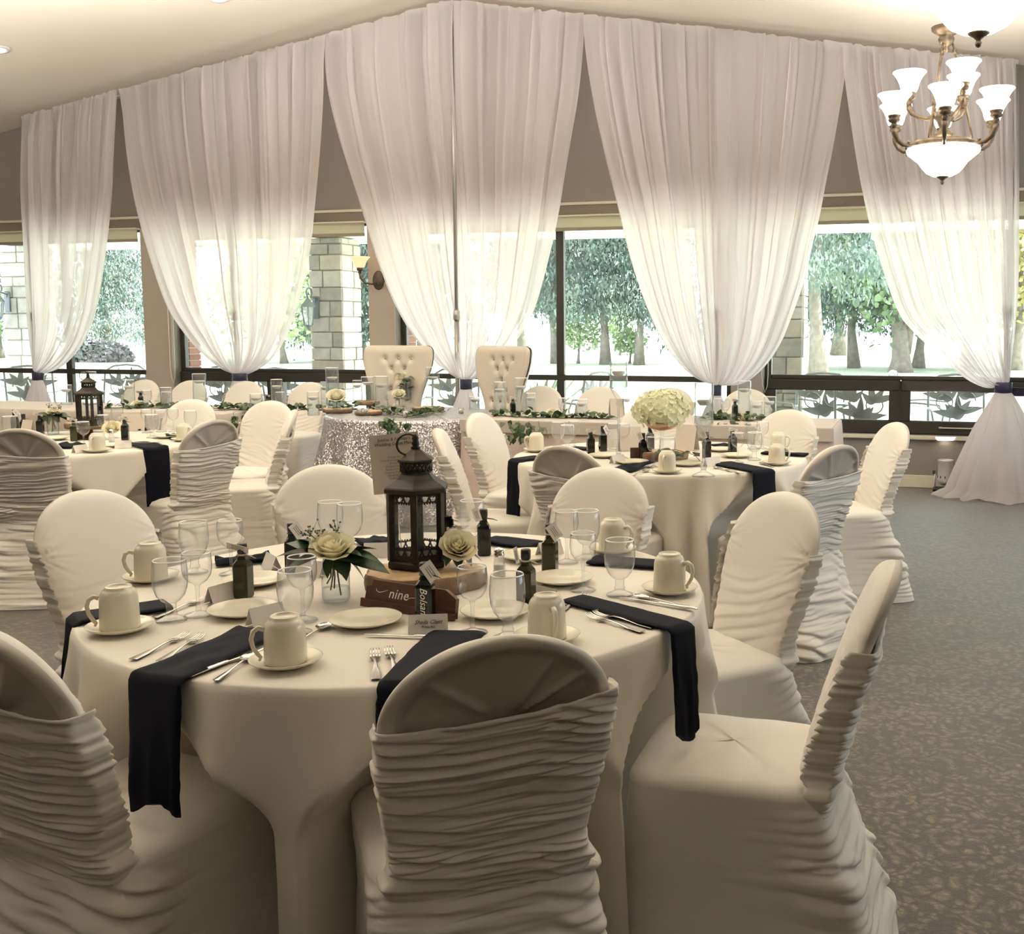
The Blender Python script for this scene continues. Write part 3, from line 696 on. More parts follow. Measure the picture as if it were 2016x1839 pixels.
    rr = rad * (1 + .34 * fold * sstep(0, .35, tt)); pud = sstep(.90, 1, tt); rr = rr * (1 + .16 * pud)
    zz = zb * (1 - tt) + .004 + pud * .03 * (vnoise(ang / (2 * np.pi) * 60, tt * 9, idx) - .2)
    zz = np.maximum(zz, .004); cx = uc + (us - uc) * tt
    P = np.stack([cx + rr * np.cos(ang), DD - .03 + rr * .62 * np.sin(ang), zz * np.ones_like(rr)], 2)
    o = MB().grid(P, wrap=True).build('drape_skirt', M_sheer, th)
    lay = np.clip(.62 + .5 * (vnoise(ang / 6.28 * 30, tt, idx + 8) - .3) + .3 * sstep(.25, 0, tt), 0, 1) * np.ones((nz, na))
    a = o.data.attributes.new('layers', 'FLOAT', 'POINT'); a.data.foreach_set('value', lay.ravel().astype(np.float32))
    return th
drape(1, [(40, 240), (37, 330), (36, 380), (43, 484), (52, 602), (60, 662), (69, 729)], [(231, 187), (222, 330), (220, 380), (209, 479), (194, 578), (183, 628), (164, 675), (141, 706), (117, 727), (88, 736)], [(40, 240), (231, 187)], (68, 734, 88, 748), 72, 'first sheer drape at the far left, tied with navy', .30, 26)
drape(2, [(231, 187), (240, 278), (257, 365), (278, 441), (302, 514), (333, 604), (365, 652), (400, 694), (440, 728), (460, 735)], [(640, 80), (642, 167), (637, 278), (625, 417), (618, 486), (604, 556), (587, 620), (556, 688), (522, 722), (489, 737)], [(231, 187), (640, 80)], (461, 735, 488, 749), 474, 'second sheer drape, left of the tan sconce column', .34)
drape(3, [(640, 80), (643, 167), (662, 260), (687, 347), (708, 417), (725, 476), (746, 538), (774, 604), (805, 655), (850, 708), (886, 738), (908, 747)], [(1148, 40), (1138, 174), (1124, 260), (1110, 347), (1100, 417), (1086, 486), (1069, 556), (1051, 620), (1020, 668), (982, 714), (950, 738), (931, 747)], [(640, 80), (885, 11), (1148, 40)], (908, 747, 931, 766), 918, 'third sheer drape under the roof ridge behind the tufted chairs', .34)
drape(4, [(1148, 40), (1152, 104), (1169, 208), (1190, 302), (1215, 399), (1235, 486), (1256, 556), (1280, 620), (1310, 682), (1345, 724), (1375, 749), (1401, 756)], [(1662, 99), (1659, 142), (1648, 213), (1634, 295), (1620, 362), (1609, 426), (1595, 479), (1580, 550), (1556, 620), (1533, 680), (1500, 728), (1462, 758), (1421, 760)], [(1148, 40), (1415, 68), (1662, 99)], (1401, 758, 1421, 779), 1412, 'fourth sheer drape, right of the black window mullion', .34)
drape(5, [(1663, 99), (1666, 149), (1676, 220), (1691, 320), (1705, 391), (1719, 455), (1740, 526), (1772, 620), (1800, 652), (1832, 683), (1871, 719), (1907, 750), (1945, 766), (1962, 762)], [(2003, 131), (2006, 200), (2007, 400), (2006, 560), (2001, 629), (1995, 690), (1988, 752)], [(1663, 99), (2003, 131)], (1958, 753, 1992, 773), 1990, 'fifth sheer drape at the right edge behind the chandelier', .47)
# the last band runs on to the wall on the right
ba = on_wall(1990, 758, DD); bb = on_wall(2030, 770, DD)
o = MB().box(ba[0] - .03, bb[0] + .1, DD - .02, DD - .012, bb[1] - .045, ba[1] - .02, .003).build('tie_tail', M_navy, rotz=-TH); tag(o, 'navy tie tail stretched right from the fifth drape', 'tie')
# rods and uprights
nodes = [(40, 238), (231, 185), (442, 131), (640, 78), (885, 9), (1148, 38), (1415, 66), (1662, 97), (2003, 129)]
lab = ['above the first drape', 'above the left half of the second drape', 'above the right half of the second drape', 'above the left half of the third drape', 'above the right half of the third drape', 'above the left half of the fourth drape', 'above the right half of the fourth drape', 'above the fifth drape']
for (a, b), l in zip(zip(nodes[:-1], nodes[1:]), lab):
    (u0, z0), (u1, z1) = on_wall(*a, DD), on_wall(*b, DD)
    o = MB().tube([(u0, DD + .06, z0), (u1, DD + .06, z1)], .016, 8).build('drape_rod', M_pipe, rotz=-TH); tag(o, 'grey pipe rod ' + l, 'rod', 'drape rods under the ceiling')
for (a, x, l) in (((40, 238), 78, 'behind the first drape'), ((442, 131), 473, 'inside the second drape'), ((886, 9), 920, 'inside the third drape'), ((1415, 66), 1411, 'inside the fourth drape'), ((2002, 129), 1976, 'at the right edge of the fifth drape')):
    u0, z0 = on_wall(*a, DD); t = thing('drape_pole', 'grey upright pole ' + l, 'pole', W(u0, DD, 0), -TH, 'drape uprights')
    MB().tube([(0, .03, .01), (0, .03, 1.55)], .024, 10).build('lower_tube', M_pipe, t); MB().tube([(0, .03, 1.5), (0, .03, z0 + .03)], .018, 10).build('upper_tube', M_pipe, t)
    MB().lathe([(.03, 1.50), (.032, 1.52), (.032, 1.58), (.02, 1.6)], 12, (0, .03, 0)).build('collar', M_pipe, t); MB().box(-.2, .2, -.17, .23, .001, .012, .003).build('base_plate', M_pipe, t)

# ------------------------------------------------------------------ chandeliers
M_brz = material('aged_bronze', (.10, .075, .052), .45, metal=.6, vary=(30, (.17, .135, .10)))
M_shade = material('frosted_glass_shade_lit', (.9, .85, .75), .4, emit=((1.0, .86, .66), 3.6))
def bell(r, h, n=22, flare=1.0):
    pr = [(r * .34, 0), (r * .44, h * .06), (r * .52, h * .22), (r * .58, h * .42), (r * .70, h * .64), (r * .86, h * .84), (r * 1.0, h * .96), (r * .985, h), (r * .93, h * .985)]
    return MB().lathe(pr, n, cap=False)
def arm_cup():
    return MB().lathe([(.004, -.06), (.012, -.055), (.017, -.035), (.013, -.028), (.026, -.022), (.031, -.012), (.026, -.004), (.031, .002), (.034, .010), (.030, .014)], 14)
def chandelier(loc, rz, label, sc=1.0, top=1.2):
    t = thing('chandelier', label, 'chandelier', loc, rz, 'bronze nine light chandeliers'); S = sc
    # bowl: centre of its rim at z = 0
    RB = .185
    bp = [(.012, -.150), (.05, -.146), (.085, -.128), (.105, -.105), (.128, -.074), (.160, -.048), (RB, -.028), (RB + .004, -.012), (RB - .004, .0), (RB - .02, -.006)]
    MB().lathe(bp, 36, cap=False).build('bowl_shade', M_shade, t)
    MB().lathe([(.002, -.190), (.008, -.186), (.010, -.176), (.006, -.170), (.016, -.160), (.030, -.152), (.033, -.146), (.012, -.142)], 16).build('finial', M_brz, t)
    MB().lathe([(.150, -.004), (.156, .014), (.150, .034), (.136, .034), (.130, .014), (.136, -.004), (.150, -.004)], 36, cap=False).build('rim_ring', M_brz, t)
    for k in range(6):
        a = k * math.pi / 3 + .26; ca, sa = math.cos(a), math.sin(a)
        pr = [(.150, .015), (.195, .002), (.235, .006), (.266, .026), (.283, .056), (.288, .086)]
        pts = [(r * ca, r * sa, z) for r, z in pr]; rs = [.010, .010, .011, .012, .014, .017]
        m = MB().tube(pts, rs, 9)
        m.lathe([(.002, -.016), (.007, -.012), (.007, -.004), (.003, 0)], 8, (.215 * ca, .215 * sa, -.004)); m.lathe([(.009, 0), (.009, .012), (.003, .016)], 8, (.200 * ca, .200 * sa, .010))
        arm = m.build('lower_arm', M_brz, t)
        c = arm_cup().build('cup', M_brz, arm, loc=(.288 * ca, .288 * sa, .140))
        bell(.087, .108).build('shade', M_shade, arm, loc=(.288 * ca, .288 * sa, .150))
    # central column carrying the upper arms
    MB().lathe([(.03, .03), (.035, .05), (.045, .055), (.05, .075), (.03, .085), (.02, .10), (.03, .115), (.034, .13), (.05, .15), (.05, .18), (.034, .19), (.03, .22), (.02, .23), (.016, .25), (.005, .26)], 16).build('column', M_brz, t)
    MB().tube([(-.15, 0, .02), (0, 0, .035), (.15, 0, .02)], .008, 6).tube([(0, -.15, .02), (0, 0, .035), (0, .15, .02)], .008, 6).build('cross_bar', M_brz, t)
    for k in range(3):
        a = k * 2 * math.pi / 3 + .75; ca, sa = math.cos(a), math.sin(a)
        pr = [(.03, .165), (.09, .150), (.13, .165), (.165, .185), (.178, .205), (.180, .225)]
        arm = MB().tube([(r * ca, r * sa, z) for r, z in pr], [.010, .010, .011, .012, .014, .016], 9).build('upper_arm', M_brz, t)
        arm_cup().build('cup', M_brz, arm, loc=(.18 * ca, .18 * sa, .280)); bell(.087, .108).build('shade', M_shade, arm, loc=(.18 * ca, .18 * sa, .290))
    # three rods up to the knob, the hanging stem and canopy
    for k in range(3):
        a = k * 2 * math.pi / 3 + 1.8; ca, sa = math.cos(a), math.sin(a)
        pts = [(.142 * ca, .142 * sa, .03), (.139 * ca, .139 * sa, .06), (.04 * ca, .04 * sa, .50), (.03 * ca, .03 * sa, .53)]
        m = MB().tube(pts, .0055, 6)
        for tq in (.35, .97): m.lathe([(.002, -.018), (.011, -.008), (.011, .008), (.002, .018)], 8, tuple(Vector(pts[1]).lerp(Vector(pts[2]), tq)))
        m.build('hanging_rod', M_brz, t)
    MB().lathe([(r, z - .10) for r, z in ((.005, .585), (.016, .595), (.012, .612), (.034, .625), (.042, .650), (.034, .668), (.05, .675), (.075, .695), (.078, .712), (.04, .722), (.014, .735), (.014, .75))], 24).build('knob', M_brz, t)
    MB().tube([(0, 0, .64), (0, 0, top)], .009, 8).build('stem', M_brz, t)
    MB().lathe([(.012, top - .06), (.03, top - .05), (.06, top - .02), (.068, top)], 20).build('canopy', M_brz, t)
    return t
def hang(px, py, t):
    q = deep(px, py, t); u = q.x * CT - q.y * ST; return q, ceil_z(u) - q.z
q, tp = hang(1857, 291, 5.55); ch = chandelier(q, .0, 'whole lit bronze chandelier in front of the fifth drape', top=tp - .004); ch.scale = (1, 1, 1)
q, tp = hang(1930, -38, 3.10); chandelier(q, .35, 'nearest lit chandelier cut by the top edge, only its bowl and an arm in view', top=tp - .004)

# wall sconce on the tan column
us, zs = on_wall(745, 552, DW - .012)
sc = thing('wall_sconce', 'two arm bronze sconce with cream glass shades on the tan column', 'sconce', W(us, DW - .012, zs), -TH)
MB().lathe([(.0, -.022), (.03, -.022), (.045, -.012), (.06, -.010), (.065, 0)], 24, sy=1.5).build('back_plate', M_brz, sc).rotation_euler = (R_(-90), 0, 0)
for sx in (-1, 1):
    a_ = MB().tube([(0, -.02, -.03), (sx * .04, -.06, -.04), (sx * .10, -.09, -.03), (sx * .145, -.10, .02), (sx * .15, -.10, .07)], [.010, .010, .010, .011, .013], 9).build('arm', M_brz, sc)
    arm_cup().build('cup', M_brz, a_, loc=(sx * .15, -.10, .115)); bell(.105, .11).build('shade', material('cream_glass_shade', (.85, .72, .5), .4, transl=.5, emit=((1, .8, .5), .55)), a_, loc=(sx * .15, -.10, .122))

# uplight can on the floor by the last drape
M_sil = material('brushed_silver_can', (.80, .78, .80), .32, metal=.45)
M_blk = material('black_plastic', (.02, .02, .022), .4)
p = at(1860, 966, 0); ul = thing('uplight', 'small silver par can uplight on the floor left of the last drape', 'spotlight', p, -.3)
MB().box(-.10, .12, -.10, .12, .002, .02, .004).build('floor_plate', M_blk, ul)
MB().lathe([(.04, .055), (.062, .075), (.066, .10), (.066, .26), (.070, .265), (.070, .275), (.062, .275), (.060, .26)], 24).build('can', M_sil, ul)
vt = MB()
for k in range(10):
    a = k * .628; vt.box(-.004, .004, -.068, -.06, .115, .135); 
    vt.V[-8:] = [(x * math.cos(a) - y * math.sin(a), x * math.sin(a) + y * math.cos(a), z) for x, y, z in vt.V[-8:]]
vt.build('vent_slots', M_blk, ul, smooth=False)
MB().tube([(-.085, 0, .02), (-.085, 0, .17)], .009, 6, flat=.4).tube([(.085, 0, .02), (.085, 0, .17)], .009, 6, flat=.4).build('bracket', M_sil, ul)
for sx in (-1, 1): MB().lathe([(.016, -.012), (.016, .012)], 10).build('knob', M_blk, ul, loc=(sx * .095, 0, .16), rot=(0, R_(90), 0))
MB().lathe([(.001, .255), (.06, .255)], 20, cap=False).build('lens', material('uplight_lens', (.9, .9, 1), .2, emit=((1.0, .93, .9), 8)), ul)
light('uplight_lamp', 'SPOT', p + Vector((0, 0, .29)), 14, (1, .92, .88)).data.spot_size = R_(60)
bpy.data.objects['uplight_lamp'].rotation_euler = (R_(180 - 8), 0, 0)
pts = [p + Vector((-.06, .05, .015))] + [at(x, y, .008) for x, y in ((1842, 948), (1822, 953), (1800, 958), (1772, 957), (1745, 955), (1715, 952), (1690, 948), (1660, 945))]
o = MB().tube(pts, .007, 6).build('power_cable', M_blk); tag(o, 'black power cable along the baseboard to the uplight', 'cable')
# ------------------------------------------------------------------ banquet chairs in stretch covers
M_span = material('ivory_spandex', (.72, .68, .62), .55, sheen=.35, spec=.3, bump=(900, .06))
M_thin = material('thin_stretch_back', (.60, .55, .49), .6, sheen=.3, spec=.3, transl=.15)
def yc(z): q = z - .46; return -.185 - .235 * q - .22 * q * q
def hw(z):
    z = np.asarray(z, float)
    return .172 + .031 * sstep(.47, .74, z)
ZS, ZT = .765, .925
def rid(n): return 1 - np.abs(2 * n - 1)
def chair_shapes(seed, tilt):
    out = {}
    # front shell + padded rim, closed round the edge
    nt, na = 110, 84
    t = np.linspace(0, 1, nt); z = np.where(t < .6, .44 + (ZS - .44) * t / .6, ZS + (ZT - ZS) * np.sin((t - .6) / .4 * np.pi / 2))
    c = np.where(t < .6, 1.0, np.cos(np.clip((t - .6) / .4, 0, 1) * np.pi / 2)); c[-1] = .0
    w = hw(np.minimum(z, ZS)) * c; ev = np.where(t < .6, 1.0, np.sqrt(np.maximum(0, 1 - np.sin(np.clip((t - .6) / .4, 0, 1) * np.pi / 2) ** 10)))
    a = np.sin(np.linspace(-np.pi / 2, np.pi / 2, na)); a = np.sign(a) * np.abs(a) ** .8
    A, Z = np.meshgrid(a, z); Wd = w[:, None] * np.ones_like(A); EV = ev[:, None]
    e = np.sqrt(np.maximum(0, 1 - np.abs(A) ** 7)) * EV; th = .027
    low = 1 - sstep(.60, .74, Z); side = np.abs(A) ** 2
    wr = .5 * (rid(vnoise(A * 1.3 + seed, Z * 26 + A * 1.2 * (1 if seed % 2 else -1) + 2 * vnoise(A * 1.5, Z * 5, seed), seed)) ** 3)
    ruf = vnoise(A * 3 + 9, Z * 75, seed + 3) - .5
    fl = 1 - sstep(.56, .73, Z + .05 * side * (vnoise(A * 2 + seed, A * 0, seed + 30) - .5)); wr2 = saw(Z * 25 + 1.3 * A * (1 if seed % 2 else -1) + 1.5 * vnoise(A * .8 + seed, Z * 6, seed + 31)) * (.25 + .75 * sstep(.3, .7, vnoise(A * .9 + 4, Z * 15 + seed, seed + 32))); fold = (wr * .006 * low + .0085 * wr2 * fl) * (.55 + .6 * side) + ruf * .010 * sstep(.72, .97, np.abs(A)) * (1 - sstep(.76, .86, Z))
    # the shoulder seam, gathered
    pinch = rid(vnoise(np.arctan2(Z - .76, (1.05 - np.abs(A)) * .2) * 6, A * 0 + seed, seed + 6)) * np.exp(-(((1 - np.abs(A)) * .2 / .075) ** 2 + ((Z - .755) / .06) ** 2)) * .008
    front = np.stack([A * Wd * (1 + .02 * (ruf) * sstep(.9, 1, np.abs(A)) * low), yc(Z) + th * e + .010 * (1 - A * A) * EV + fold * e + pinch * e, Z], 2)
    rr = np.sqrt((A * Wd / .203) ** 2 + (np.maximum(0, Z - ZS) / (ZT - ZS)) ** 2)
    rec = 1 - sstep(.80, .90, np.maximum(rr, np.abs(A)))
    ang = np.arctan2(Z - .755, A * Wd - .012); dist = np.hypot(Z - .755, A * Wd - .012)
    pl = (rid(vnoise(ang * 2.6 + seed, ang * 0 + .3, seed + 8)) ** 3) * .015 * np.clip(dist / .05, 0, 1) * rec
    back = np.stack([A * Wd, yc(Z) - th * e + rec * .020 - pl, Z], 2)
    m = MB().grid(front, flip=True); out['back_cover'] = (m.V, m.F)
    m = MB().grid(back); out['back_panel'] = (m.V, m.F)
    # ruched sleeve over the lower back, with a rolled lip
    nz, nb = 230, 90
    ps = np.linspace(-1, 1, nb) * R_(108); zz = np.linspace(0, 1, nz); PS, T = np.meshgrid(ps, zz)
    sn = np.sin(PS); X = np.sign(sn) * np.abs(sn) ** .34; cs = np.cos(PS); Y = np.sign(cs) * np.abs(cs) ** .34
    ztop = .775 + .035 * tilt * X + .012 * X * X; z0 = .405
    Z = z0 + (ztop - z0) * T
    q = Z + .020 * tilt * X * (1 - T) + .016 * tilt * X
    v = q * 42 + 1.6 * vnoise(X * .9 + seed, Z * 5, seed + 1)
    n1 = vnoise(X * .6 + 4 * seed, v, seed + 2); n2 = vnoise(X * 1.7, q * 62 + 2 * vnoise(X * 2, Z * 9, seed), seed + 5); n3 = vnoise(X * 5, q * 150, seed + 7)
    w1 = vnoise(X * .9 + 3 * seed, q * 9, seed + 2); w2 = vnoise(X * 1.3 + seed, q * 14, seed + 5); a1 = sstep(.1, .6, vnoise(X * .7 + 5, q * 22 + seed, seed + 9)); a2 = sstep(.25, .7, vnoise(X * 1.1 + 8, q * 30 + seed, seed + 10))
    h = .0145 * (.35 + .65 * a1) * saw(q * 36 + 2.2 * w1 + .35 * X) + .0085 * a2 * saw(q * 67 + 3.2 * w2 - .5 * X, .75) + .0015 * n3
    h = h * (.55 + .45 * sstep(0, .12, 1 - T))
    ear = .020 * np.exp(-((Z - .462) / .016) ** 2) * sstep(.7, 1, np.abs(X)) + .010 * np.exp(-((Z - .43) / .03) ** 2)
    rf = .006 * (vnoise(Z * 95, X * 0 + seed, seed + 4) - .3) * sstep(.9, 1, np.abs(X))
    WX = hw(Z) + .006 + rf + ear * .8; TY = .027 + .007 + h
    yy = yc(Z) - Y * TY - .012 * np.exp(-((Z - .47) / .03) ** 2)
    P = np.stack([X * WX, yy, Z], 2)
    lip = P[-1].copy(); l1 = lip.copy(); l1[:, 2] += .004; l1[:, 1] += .002 * np.sign(Y[-1]); l2 = lip.copy(); l2[:, 2] -= .006; l2[:, 1] += .011 * np.clip(Y[-1], -.2, 1); l2[:, 0] *= .985
    P = np.concatenate([P, l1[None], l2[None]], 0)
    m = MB().grid(P, flip=True); out['ruched_back'] = (m.V, m.F)
    # seat top and skirt to the floor
    na, ns = 168, 110; ang = np.linspace(0, 2 * np.pi, na, endpoint=False); ex = 2 / 7.0
    C = np.sign(np.cos(ang)) * np.abs(np.cos(ang)) ** ex; S = np.sign(np.sin(ang)) * np.abs(np.sin(ang)) ** ex
    rows = []
    for r in (0.0, .25, .5, .72, .88, .96): rows.append(np.stack([C * .205 * r, .005 + S * .205 * r, np.full(na, .492 - .024 * r ** 5) + .004 * (vnoise(C * 3, S * 3 + seed, seed) - .5)], 1))
    rows.append(np.stack([C * .209, .005 + S * .209, np.full(na, .458)], 1))
    tt = np.linspace(0, 1, ns)[1:]; bk = sstep(-.2, -.9, S); sidew = sstep(.55, .95, np.abs(C)); frt = sstep(.3, .95, S)
    for T in tt:
        zz_ = .450 * (1 - T) + .003
        hx = .209 + .026 * T + .012 * bk * T; yb = -.204 - .165 * T ** .9; yf = .214 + .03 * T
        y = np.where(S < 0, -S * yb, S * yf)
        x = C * (hx - .022 * np.sin(np.pi * T) * sidew * (1 - bk))
        sag = zz_ + .10 * (y + .2) * sidew * (1 - bk) * (1 - T)
        f = (.016 * saw(sag * 17 + 3.2 * vnoise(C * 1.1 + 3, S * 1.1 + zz_ * 6, seed + 12) + 1.1 * C, .7) * sstep(.2, .7, vnoise(C * 1.3 + seed, zz_ * 11, seed + 15)) + .006 * saw(sag * 36 + 2.5 * vnoise(C * 1.6, zz_ * 9, seed + 17)) * vnoise(C * 2 + 4, zz_ * 16, seed + 18)) * bk + .007 * saw(zz_ * 15 + 5.5 * (y + .2) + 1.8 * vnoise(S * .8 + 2 * seed, zz_ * 6, seed + 13), .78) * vnoise(S * 1.1 + seed, zz_ * 9, seed + 16) * sidew * (1 - bk) * (.2 + .9 * T) + .003 * rid(vnoise(C, zz_ * 14, seed + 14)) * frt
        f *= sstep(0, .06, T) * .95 + .05
        f = f * (1 - .6 * sstep(.93, 1, T))
        rows.append(np.stack([x + C * f * .9, y + S * f, np.full(na, zz_)], 1))
    m = MB().grid(np.array(rows), wrap=True); out['seat_cover'] = (m.V, m.F)
    return out
CH_MATS = {'back_cover': M_span, 'back_panel': M_thin, 'ruched_back': M_span, 'seat_cover': M_span}
CHAIR = []
for sd, tl in ((1, .5), (2, -.4), (3, .25)):
    CHAIR.append({k: (lambda me: me)(mesh(k, *v, CH_MATS[k]).data) for k, v in chair_shapes(sd, tl).items()})
for o in list(COL.objects):
    if o.type == 'MESH' and o.name.split('.')[0] in CH_MATS and o.parent is None: bpy.data.objects.remove(o)
def chair(x, y, face, variant, label, group):
    """x, y: the middle of the back's top edge; face: heading of the sitter (radians)"""
    fx, fy = math.cos(face), math.sin(face); back = -yc(ZT)
    t = thing('banquet_chair', label, 'chair', (x + fx * back, y + fy * back, 0), face - math.pi / 2, group)
    for k, me in CHAIR[variant].items(): mesh(k, None, None, parent=t, mesh_data=me)
    return t
T1, T2, T3 = Vector((-.583, 2.686, 0)), Vector((.146, 5.54, 0)), Vector((-3.31, 6.21, 0)); TR = .76
def toward(x, y, c): return math.atan2(c.y - y, c.x - x)
G1, G2, G3, G4 = 'ivory covered chairs round the nearest table', 'ivory covered chairs round the right table', 'ivory covered chairs round the left table', 'ivory covered chairs behind the head tables'
CH1 = [(-.208, 1.701, 0, 'nearest ivory covered chair seen from behind, at the bottom centre', 0), (-1.150, 1.775, 1, 'big ivory covered chair cut by the lower left corner, napkin over its seat', .12),
       (.570, 2.250, 2, 'ivory covered chair at the lower right seen side on, tall narrow back', .10), (.487, 3.233, 0, 'ivory covered chair right of the nearest table facing left, smooth arched front', .06),
       (-.085, 3.826, 1, 'ivory covered chair facing out behind the cups right of the black lantern', -.12), (-1.129, 3.897, 2, 'ivory covered chair facing out directly left of the near lantern', .05), (-1.714, 3.274, 0, 'ivory covered chair at the left of the nearest table, facing the camera', .0)]
for x, y, v, l, da in CH1: chair(x, y, toward(x, y, T1) + da, v, l, G1)
CH2 = [(-.296, 4.518, 1, 'ivory covered chair with streaky thin back, left front of the right table', -.15), (-.925, 6.30, 2, 'ivory covered chair facing right, left of the right table near the sequin cloth', .25), (-.985, 5.316, 0, 'thin edge on ivory chair between the near lantern and the right table', -.12),
       (.985, 6.55, 0, 'ivory covered chair at the back right of the right table, facing the camera', .12), (.12, 6.99, 1, 'ivory covered chair half hidden behind the white hydrangeas', 0), (.905, 4.557, 2, 'ivory covered chair seen from behind, right front of the right table', .10), (1.432, 5.658, 1, 'edge on ivory covered chair right of the right table, nearest the uplight', .12)]
for x, y, v, l, da in CH2: chair(x, y, toward(x, y, T2) + da, v, l, G2)
CH3 = [(-3.09, 5.30, 1, 'ivory covered chair seen from behind at the left edge of the picture', -.12), (-2.29, 5.814, 0, 'ivory covered chair seen from behind with a V fold, right front of the left table', -.10), (-3.11, 7.504, 2, 'ivory covered chair facing the camera at the back of the left table', .0), (-2.50, 7.348, 1, 'ivory covered chair turned left, at the right back of the left table', .35), (-2.077, 6.532, 0, 'edge on ivory covered chair right of the left table beside the sequin cloth', .05)]
for x, y, v, l, da in CH3: chair(x, y, toward(x, y, T3) + da, v, l, G3)
hf = -math.pi / 2 - TH
for x, y, l in ((1068, 762, 'head table chair just right of the right tufted chair'), (1184, 763, 'head table chair left of the tall candle stand'), (1322, 765, 'head table chair showing above the white hydrangeas'), (1472, 766, 'rightmost head table chair, beside the dark window frame'), (286, 750, 'leftmost head table chair, below the tan column'), (378, 750, 'head table chair just left of the second drape skirt'), (487, 754, 'head table chair right below the second navy tie'), (612, 757, 'head table chair just left of the left tufted chair')):
    r = ray(x, y); k = 8.72 / r.dot(NW); p = CAMO + r * k; chair(p.x, p.y, hf, (x // 7) % 3, 'ivory ' + l, G4)

# ------------------------------------------------------------------ tufted throne chairs
M_tuft = material('cream_leatherette', (.62, .56, .48), .38, spec=.4)
M_btn = material('crystal_button', (.55, .50, .43), .15, metal=.4)
M_legw = material('dark_chair_leg', (.05, .04, .03), .4)
def throne(px, label, turn=0):
    r = ray(px, 690); p = CAMO + r * (8.55 / r.dot(NW)); t = thing('tufted_chair', label, 'chair', (p.x, p.y, 0), -TH + turn, 'tall tufted chairs of the couple')
    n, k = 60, 64
    zz = np.linspace(.40, 1.27, n); x = np.linspace(-1, 1, k); X, Z = np.meshgrid(x, zz)
    wv = .212 + .128 * sstep(.70, 1.17, Z)
    wv = wv - .055 * (1 - np.sqrt(np.maximum(0, 1 - np.clip((Z - 1.205) / .065, 0, 1) ** 2)))
    rows = []; dep = np.zeros_like(X); btn = []
    for j in range(6):
        zb = 1.155 - j * .09; cols = [-.128, 0, .128] if j % 2 == 0 else [-.064, .064]
        if j in (2, 4): cols = [0] if j == 2 else [-.10, 0, .10]
        for xb in cols:
            btn.append((xb, zb)); dep += .022 * np.exp(-(((X * wv - xb) / .026) ** 2 + ((Z - zb) / .026) ** 2))
    for (xa, za) in btn:
        for (xb, zb) in btn:
            if za > zb and abs(za - zb) < .10 and abs(xa - xb) < .09:
                dx, dz = xb - xa, zb - za; L2 = dx * dx + dz * dz; s = np.clip(((X * wv - xa) * dx + (Z - za) * dz) / L2, 0, 1)
                dd = np.hypot(X * wv - xa - s * dx, Z - za - s * dz); dep += .007 * np.exp(-(dd / .010) ** 2)
    e = np.sqrt(np.maximum(0, 1 - np.abs(X) ** 8)) * np.sqrt(np.maximum(0, 1 - (np.clip((Z - 1.18) / .09, 0, 1)) ** 4))
    lean = .10 * (Z - .4) ** 1.5
    wing = .05 * np.abs(X) ** 4 * sstep(.7, 1.0, Z)
    front = np.stack([X * wv, lean - .055 * e + dep * e - wing, Z], 2); back = np.stack([X * wv, lean + .045 * e - wing * .6, Z], 2)
    m = MB().grid(front).grid(back, flip=True); m.build('back_rest', M_tuft, t)
    iv, jf = ico(1)
    b0 = None
    for xb, zb in btn:
        if zb < .62: continue
        o = mesh('button', [v * .011 for v in iv], jf, M_btn, t, mesh_data=b0); b0 = o.data
        o.location = (xb, .10 * (zb - .4) ** 1.5 - .055 + .020, zb)
    MB().box(-.27, .27, -.50, .02, .34, .47, .05).build('seat', M_tuft, t)
    for sx in (-1, 1):
        for y in (-.45, .0): MB().tube([(sx * .23, y, .36), (sx * .235, y, .0)], [.03, .018], 8).build('leg', M_legw, t)
throne(781, 'left tufted cream high back chair behind the sequin table')
throne(986, 'right tufted cream high back chair, right of the third drape tie', -.45)

